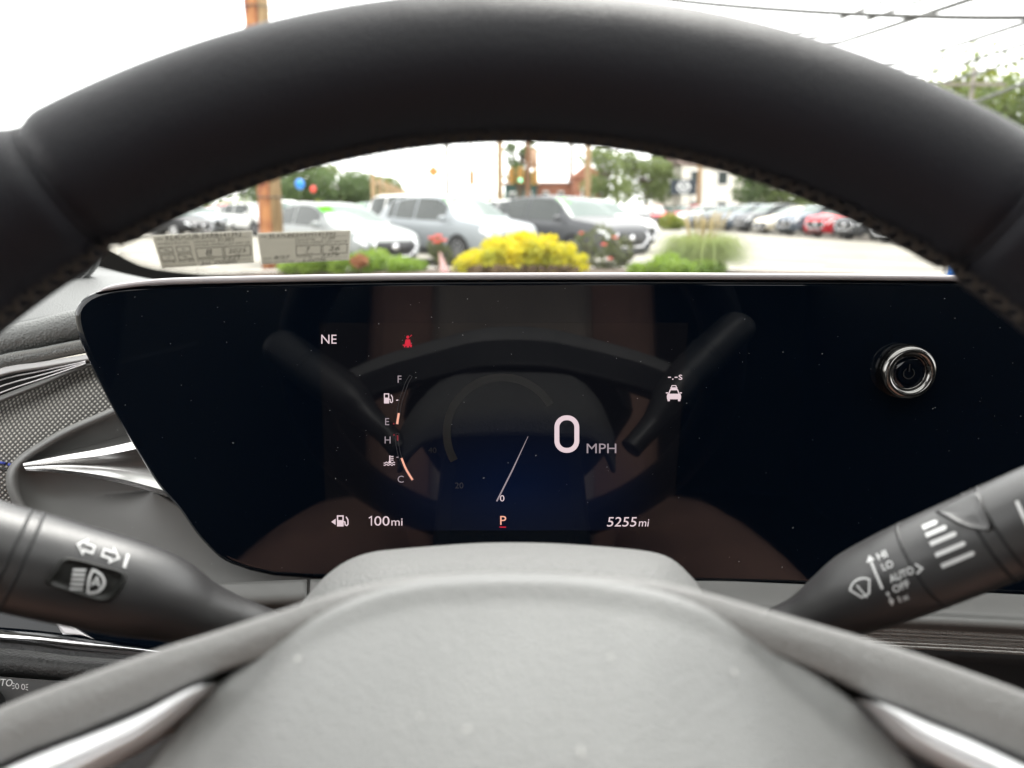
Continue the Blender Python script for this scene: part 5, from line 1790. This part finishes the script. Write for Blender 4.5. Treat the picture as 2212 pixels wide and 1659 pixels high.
# ------------------------------------------------------------------ poles, cables, signals
tanw = mat('weathered pole wood', (0.32, 0.22, 0.12), 0.85, noise=0.35, nscale=3, stretch=(6, 6, .5))
greyw = mat('grey pole wood', (0.20, 0.18, 0.15), 0.85, noise=0.3, nscale=3, stretch=(6, 6, .5))
rustw = mat('rust brown sheathing', (0.19, 0.055, 0.03), 0.8, noise=0.9, nscale=1.6, col2=(0.38, 0.17, 0.065), stretch=(3, 3, 1.6))
cablem = mat('black cable', (0.05, 0.05, 0.048), 0.6)
def pole(u, Y, h, r_, m_, label, arms=True, X=None):
    loc = far(u, Y)
    root = thing('utility_pole', loc, 0, label, 'utility pole')
    tube('shaft', [loc + Vector((0, 0, -.1)), loc + Vector((0, 0, h * .5)), loc + Vector((0, 0, h))], [r_, r_ * .9, r_ * .75], m_, root, 14)
    if arms:
        bevel_box('cross_arm', loc + Vector((0, -.1, h - .6)), (2.2, .09, .12), m_, root, .01)
        for k in (-.9, -.4, .4, .9):
            tube('insulator', [loc + Vector((k, -.1, h - .54)), loc + Vector((k, -.1, h - .36))], [.05, .03], badge_m, root, 8)
    return root, loc
# the big pole near the bed: pale timber with rust brown sheathing on one side
nr_, nl = pole(592, 16.6, 12.5, .17, tanw, 'tall pale timber pole with rust-brown sheathing beside the pale sedan', False)
sh = []
for z in np.linspace(0, 12.4, 26):
    for k in range(9):
        a = R(95 + 195 * k / 8)
        rr = .235 + .012 * math.sin(z * 9 + k)
        sh.append(nl + Vector((-.10 + rr * math.cos(a), rr * math.sin(a) * .8, z)))
o = build('rust_sheathing', sh, grid_faces(26, 9), rustw, nr_)
mo = o.modifiers.new('thickness', 'SOLIDIFY'); mo.thickness = .03; mo.offset = -1
for z in (1.55, 2.35, 5.2, 7.4):
    tube('band', [nl + Vector((0.275 * math.cos(a) - .05, .24 * math.sin(a), z)) for a in np.linspace(0, 2 * math.pi, 25)], .012, cablem, nr_, 5)
cab = [nl + Vector((-.30, -.2, 2.9)), nl + Vector((-.48, -.2, 2.2)), nl + Vector((-.55, -.2, 1.6)), nl + Vector((-.45, -.2, 1.2)), nl + Vector((-.27, -.2, .95))]
tube('hanging_cable', [Vector(p) for p in cr(cab, 24)], .022, cablem, nr_, 6)
p1, l1 = pole(1080, 46, 11.5, .19, tanw, 'pale tan utility pole between the white van and the grey crossover')
p2, l2 = pole(1140, 56, 11.5, .17, mat('brown pole wood', (0.20, 0.10, 0.05), .85, noise=.3, nscale=3, stretch=(6, 6, .5)), 'brown utility pole carrying a round transformer')
tube('transformer', [l2 + Vector((.42, -.2, 4.1)), l2 + Vector((.42, -.2, 5.4))], [.26, .26], mat('transformer casing', (.35, .22, .14), .5), p2, 14)
p3, l3 = pole(1268, 50, 11.8, .2, tanw, 'orange-tan utility pole at the corner of the brick building')
p4, l4 = pole(967, 52, 11.2, .15, greyw, 'dark grey utility pole behind the silver crossover')
p5, l5 = pole(1018, 95, 10.5, .16, greyw, 'distant grey pole between the dark pole and the tan one')
p6, l6 = pole(1232, 92, 11.0, .3, greyw, 'distant thick grey mast above the brick building', False)
p7, l7 = pole(1508, 64, 9.0, .19, tanw, 'tan pole beside the dark emblem sign', False)
p8, l8 = pole(1330, 88, 10.5, .15, greyw, 'distant grey pole above the green trees')
p9, l9 = pole(2068, 29, 6.2, .10, greyw, 'pale grey pole among the spiky trees across the lane')
def cable(name, pts, r_, label, sag=0.0, n=60, thick=1.0):
    P = cr(pts, n)
    P[:, 2] -= sag * 4 * (np.linspace(0, 1, n) * (1 - np.linspace(0, 1, n)))
    o = tube(name, [Vector(p) for p in P], r_ * thick, cablem, None, 6)
    return tag(o, label, 'cable', 'overhead cables')
def T(l, h, dx=0): return l + Vector((dx, 0, h))
hor = 'dark overhead cable strung between the utility poles'
cable('overhead_cable', [far(560, 48, 6.9), T(l4, 7.2), T(l1, 6.9), T(l3, 6.6), far(1600, 50, 6.2)], .03, hor)
cable('overhead_cable', [far(560, 48, 5.9), T(l4, 6.4), T(l1, 5.7), T(l2, 6.4), T(l3, 6.0), far(1600, 50, 5.3)], .03, hor)
cable('overhead_cable', [T(l5, 6.8), T(l6, 6.6), T(l8, 6.0)], .035, hor, .3)
cable('overhead_cable', [far(560, 60, 5.4), far(967, 60, 5.4), far(1268, 62, 5.1), far(1600, 62, 4.9)], .025, hor)
# thick span high over the bonnet and the bundle running off to the right
cable('overhead_cable', [px(1150, -40, 16), px(1481, 3, 15), px(1745, 25, 14), px(1976, 35, 13), px(2212, 38, 12), px(2600, 30, 11)], .044, 'thick overhead cable crossing above the steering wheel rim')
run = 'overhead cable running away over the lane towards the spiky trees'
for (a, b_, r_) in (((1600, 160), (2092, 0), .026), ((1560, 140), (1914, 0), .018), ((1570, 150), (1990, 0), .018), ((1780, 186), (2212, 50), .022), ((1790, 205), (2212, 70), .012), ((1850, 205), (2212, 96), .018), ((1900, 215), (2212, 128), .014), ((1990, 260), (2212, 180), .016)):
    d = ((b_[0] - a[0]) * .6, (b_[1] - a[1]) * .6)
    cable('overhead_cable', [px(a[0], a[1], 30), px((a[0] + b_[0]) / 2, (a[1] + b_[1]) / 2 + 2, 20), px(b_[0], b_[1], 15), px(b_[0] + d[0], b_[1] + d[1], 12)], r_, run, thick=2.2)
# signals on a span wire
cable('overhead_cable', [T(l5, 5.6), far(1110, 70, 4.6), T(l3, 5.2)], .02, 'span wire that carries the traffic signals', .2)
sigm = mat('signal yellow', (.55, .28, .03), .5)
lens_off = mat('dark lens', (.04, .02, .015), .3)
green_on = glow('lit signal green', (.15, 1.0, .65), 3.0)
def signal(u, Y, z, lit, label):
    loc = far(u, Y, z)
    root = thing('traffic_light', loc, 0, label, 'traffic light')
    bevel_box('housing', loc + Vector((0, 0, .5)), (.42, .3, 1.15), sigm, root, .04)
    tube('hanger', [loc + Vector((0, 0, 1.05)), loc + Vector((0, 0, 1.7))], .03, greyw, root, 6)
    for k in range(3):
        c = loc + Vector((0, -.16, .14 + .36 * k))
        tube('lens', [c, c + Vector((0, -.03, 0))], [.14, .12], green_on if (lit and k == 0) else lens_off, root, 14)
signal(1124, 62, 3.4, True, 'yellow traffic light with its green lens lit')
signal(1020, 64, 3.3, False, 'unlit yellow traffic light beside the distant grey pole')
signal(1104, 63, 3.4, False, 'unlit yellow traffic light beside the green-lit one')
signal(1156, 62, 3.3, False, 'unlit yellow traffic light right of the transformer pole')
# orange warning sign
ws = thing('warning_sign', far(938, 58), 0, 'orange diamond warning sign on a thin post', 'sign')
lw = Vector(ws.location)
tube('post', [lw, lw + Vector((0, 0, 4.1))], .04, greyw, ws, 8)
bevel_box('board', lw + Vector((0, -.06, 4.0)), (.66, .03, .66), mat('sign orange', (.65, .22, .05), .5), ws, .01, Matrix.Rotation(R(45), 3, 'Y'))

# tall post fence
fe = thing('post_fence', far(808, 60), 0, 'tall tan timber post fence receding behind the lot', 'fence')
fa, fb = far(808, 58), far(886, 125)
prev = None
for i in range(11):
    t = i / 10
    c = fa.lerp(fb, t)
    bevel_box('post', c + Vector((0, 0, 1.9)), (.30, .30, 3.8), tanw, fe, .02)
    if prev is not None:
        for z in (.9, 2.2, 3.3):
            d = c - prev
            a = math.atan2(d.y, d.x)
            bevel_box('rail', (c + prev) / 2 + Vector((0, 0, z)), (d.length, .08, .18), tanw, fe, 0, Matrix.Rotation(a, 3, 'Z'))
    prev = c
# balloons over the lot
def balloon(u, Y, z, r_, col, label):
    loc = far(u, Y, z)
    root = thing('balloon', loc, 0, label, 'balloon', None)
    vs = []
    for i in range(13):
        ph_ = -math.pi / 2 + math.pi * i / 12
        rr = math.cos(ph_) * r_ * (1.0 if ph_ > 0 else 1.0 - .12 * math.sin(-ph_))
        for k in range(18):
            a = 2 * math.pi * k / 18
            vs.append(loc + Vector((rr * math.cos(a), rr * math.sin(a), r_ * 1.15 * math.sin(ph_))))
    build('skin', vs, grid_faces(13, 18, True), mat(col[0], col[1], .3), root)
    tube('string', [loc + Vector((0, 0, -r_ * 1.15)), loc + Vector((.05, 0, -z + 1.2))], .008, cablem, root, 5)
balloon(651, 37, 2.45, .21, ('blue balloon skin', (.02, .22, .70)), 'blue balloon tethered above the white crossover')
balloon(679, 38, 2.25, .14, ('red balloon skin', (.65, .05, .03)), 'red balloon tethered beside the blue one')

# ------------------------------------------------------------------ buildings and the emblem sign
brickm = mat('red brick', (0.30, 0.13, 0.08), .85, noise=.2, nscale=2)
roofm = mat('brown shingle', (0.16, 0.11, 0.09), .9, noise=.2, nscale=1.5)
winm = mat('window glass', (.05, .06, .06), .08)
whitem = mat('white siding', (0.70, 0.67, 0.60), .7, noise=.05, nscale=2)
trimw = mat('white trim', (.75, .74, .71), .6)
def building(name, c, sx, sy, h, roof_h, wallm, label, cols_, rows_, ridge='x', roofmat=roofm):
    root = thing(name, c, 0, label, 'building')
    c = Vector(c)
    bevel_box('wall', c + Vector((0, 0, h / 2)), (sx, sy, h), wallm, root, 0)
    x, y = sx / 2 + .3, sy / 2 + .3
    if ridge == 'x':
        vs = [(-x, -y, h), (x, -y, h), (x, y, h), (-x, y, h), (-x, 0, h + roof_h), (x, 0, h + roof_h)]
        fs = [(0, 1, 5, 4), (2, 3, 4, 5), (1, 2, 5), (3, 0, 4), (0, 3, 2, 1)]
    else:
        vs = [(-x, -y, h), (x, -y, h), (x, y, h), (-x, y, h), (0, -y, h + roof_h), (0, y, h + roof_h)]
        fs = [(0, 1, 4), (1, 2, 5, 4), (2, 3, 5), (3, 0, 4, 5), (0, 3, 2, 1)]
    build('roof', [c + Vector(v) for v in vs], fs, roofmat, root, False)
    for r_ in range(rows_):
        for k in range(cols_):
            wx = -sx / 2 + sx * (k + .5) / cols_
            wz = h * (r_ + .55) / rows_
            w_ = bevel_box('window', c + Vector((wx, -sy / 2 - .02, wz)), (sx / cols_ * .42, .08, h / rows_ * .5), trimw, root, 0)
            bevel_box('pane', c + Vector((wx, -sy / 2 - .07, wz)), (sx / cols_ * .34, .04, h / rows_ * .42), winm, w_, 0)
    return root
building('brick_building', far(1205, 92), 8.2, 10, 4.1, .35, brickm, 'low red brick building behind the utility poles', 5, 1)
building('brick_building', far(1262, 88), 3.0, 6, 4.6, 1.5, brickm, 'gabled brick annex beside the low brick building', 1, 1, 'y', brickm)
building('white_house', far(1560, 74), 9.5, 8, 5.2, 2.0, whitem, 'white sided house behind the emblem sign', 4, 2)
building('white_house', far(1465, 80), 4.5, 6, 5.0, 1.6, whitem, 'narrow white gabled house beside the larger one', 2, 2, 'y')
building('green_shop', far(1124, 86), 3.4, 5, 3.9, .3, mat('dark teal wall', (.03, .07, .06), .7), 'small dark teal shop front below the traffic lights', 2, 1)
es = thing('emblem_sign', far(1474, 56), 0, 'dark rectangular sign with white winged oval emblem', 'sign')
le = Vector(es.location)
for dx in (-.55, .55):
    tube('post', [le + Vector((dx, 0, 0)), le + Vector((dx, 0, 2.4))], .06, greyw, es, 8)
bd = bevel_box('board', le + Vector((0, 0, 2.85)), (1.82, .16, 1.05), mat('sign navy', (.012, .02, .03), .4), es, .02)
f = Flat()
f.arc((0, 0), .42, 0, 2 * math.pi, .09, 40, ry=.33)
wing = [(-.40, -.04), (-.22, -.10), (-.08, .02), (0, .14), (.08, .02), (.22, -.10), (.40, -.04)]
f.stroke([tuple(p) for p in cr(wing, 26)], .10)
f.build('emblem', mat('emblem white', (.8, .8, .8), .4), es, lambda x, y: le + Vector((x, -.095, 2.85 - y)))
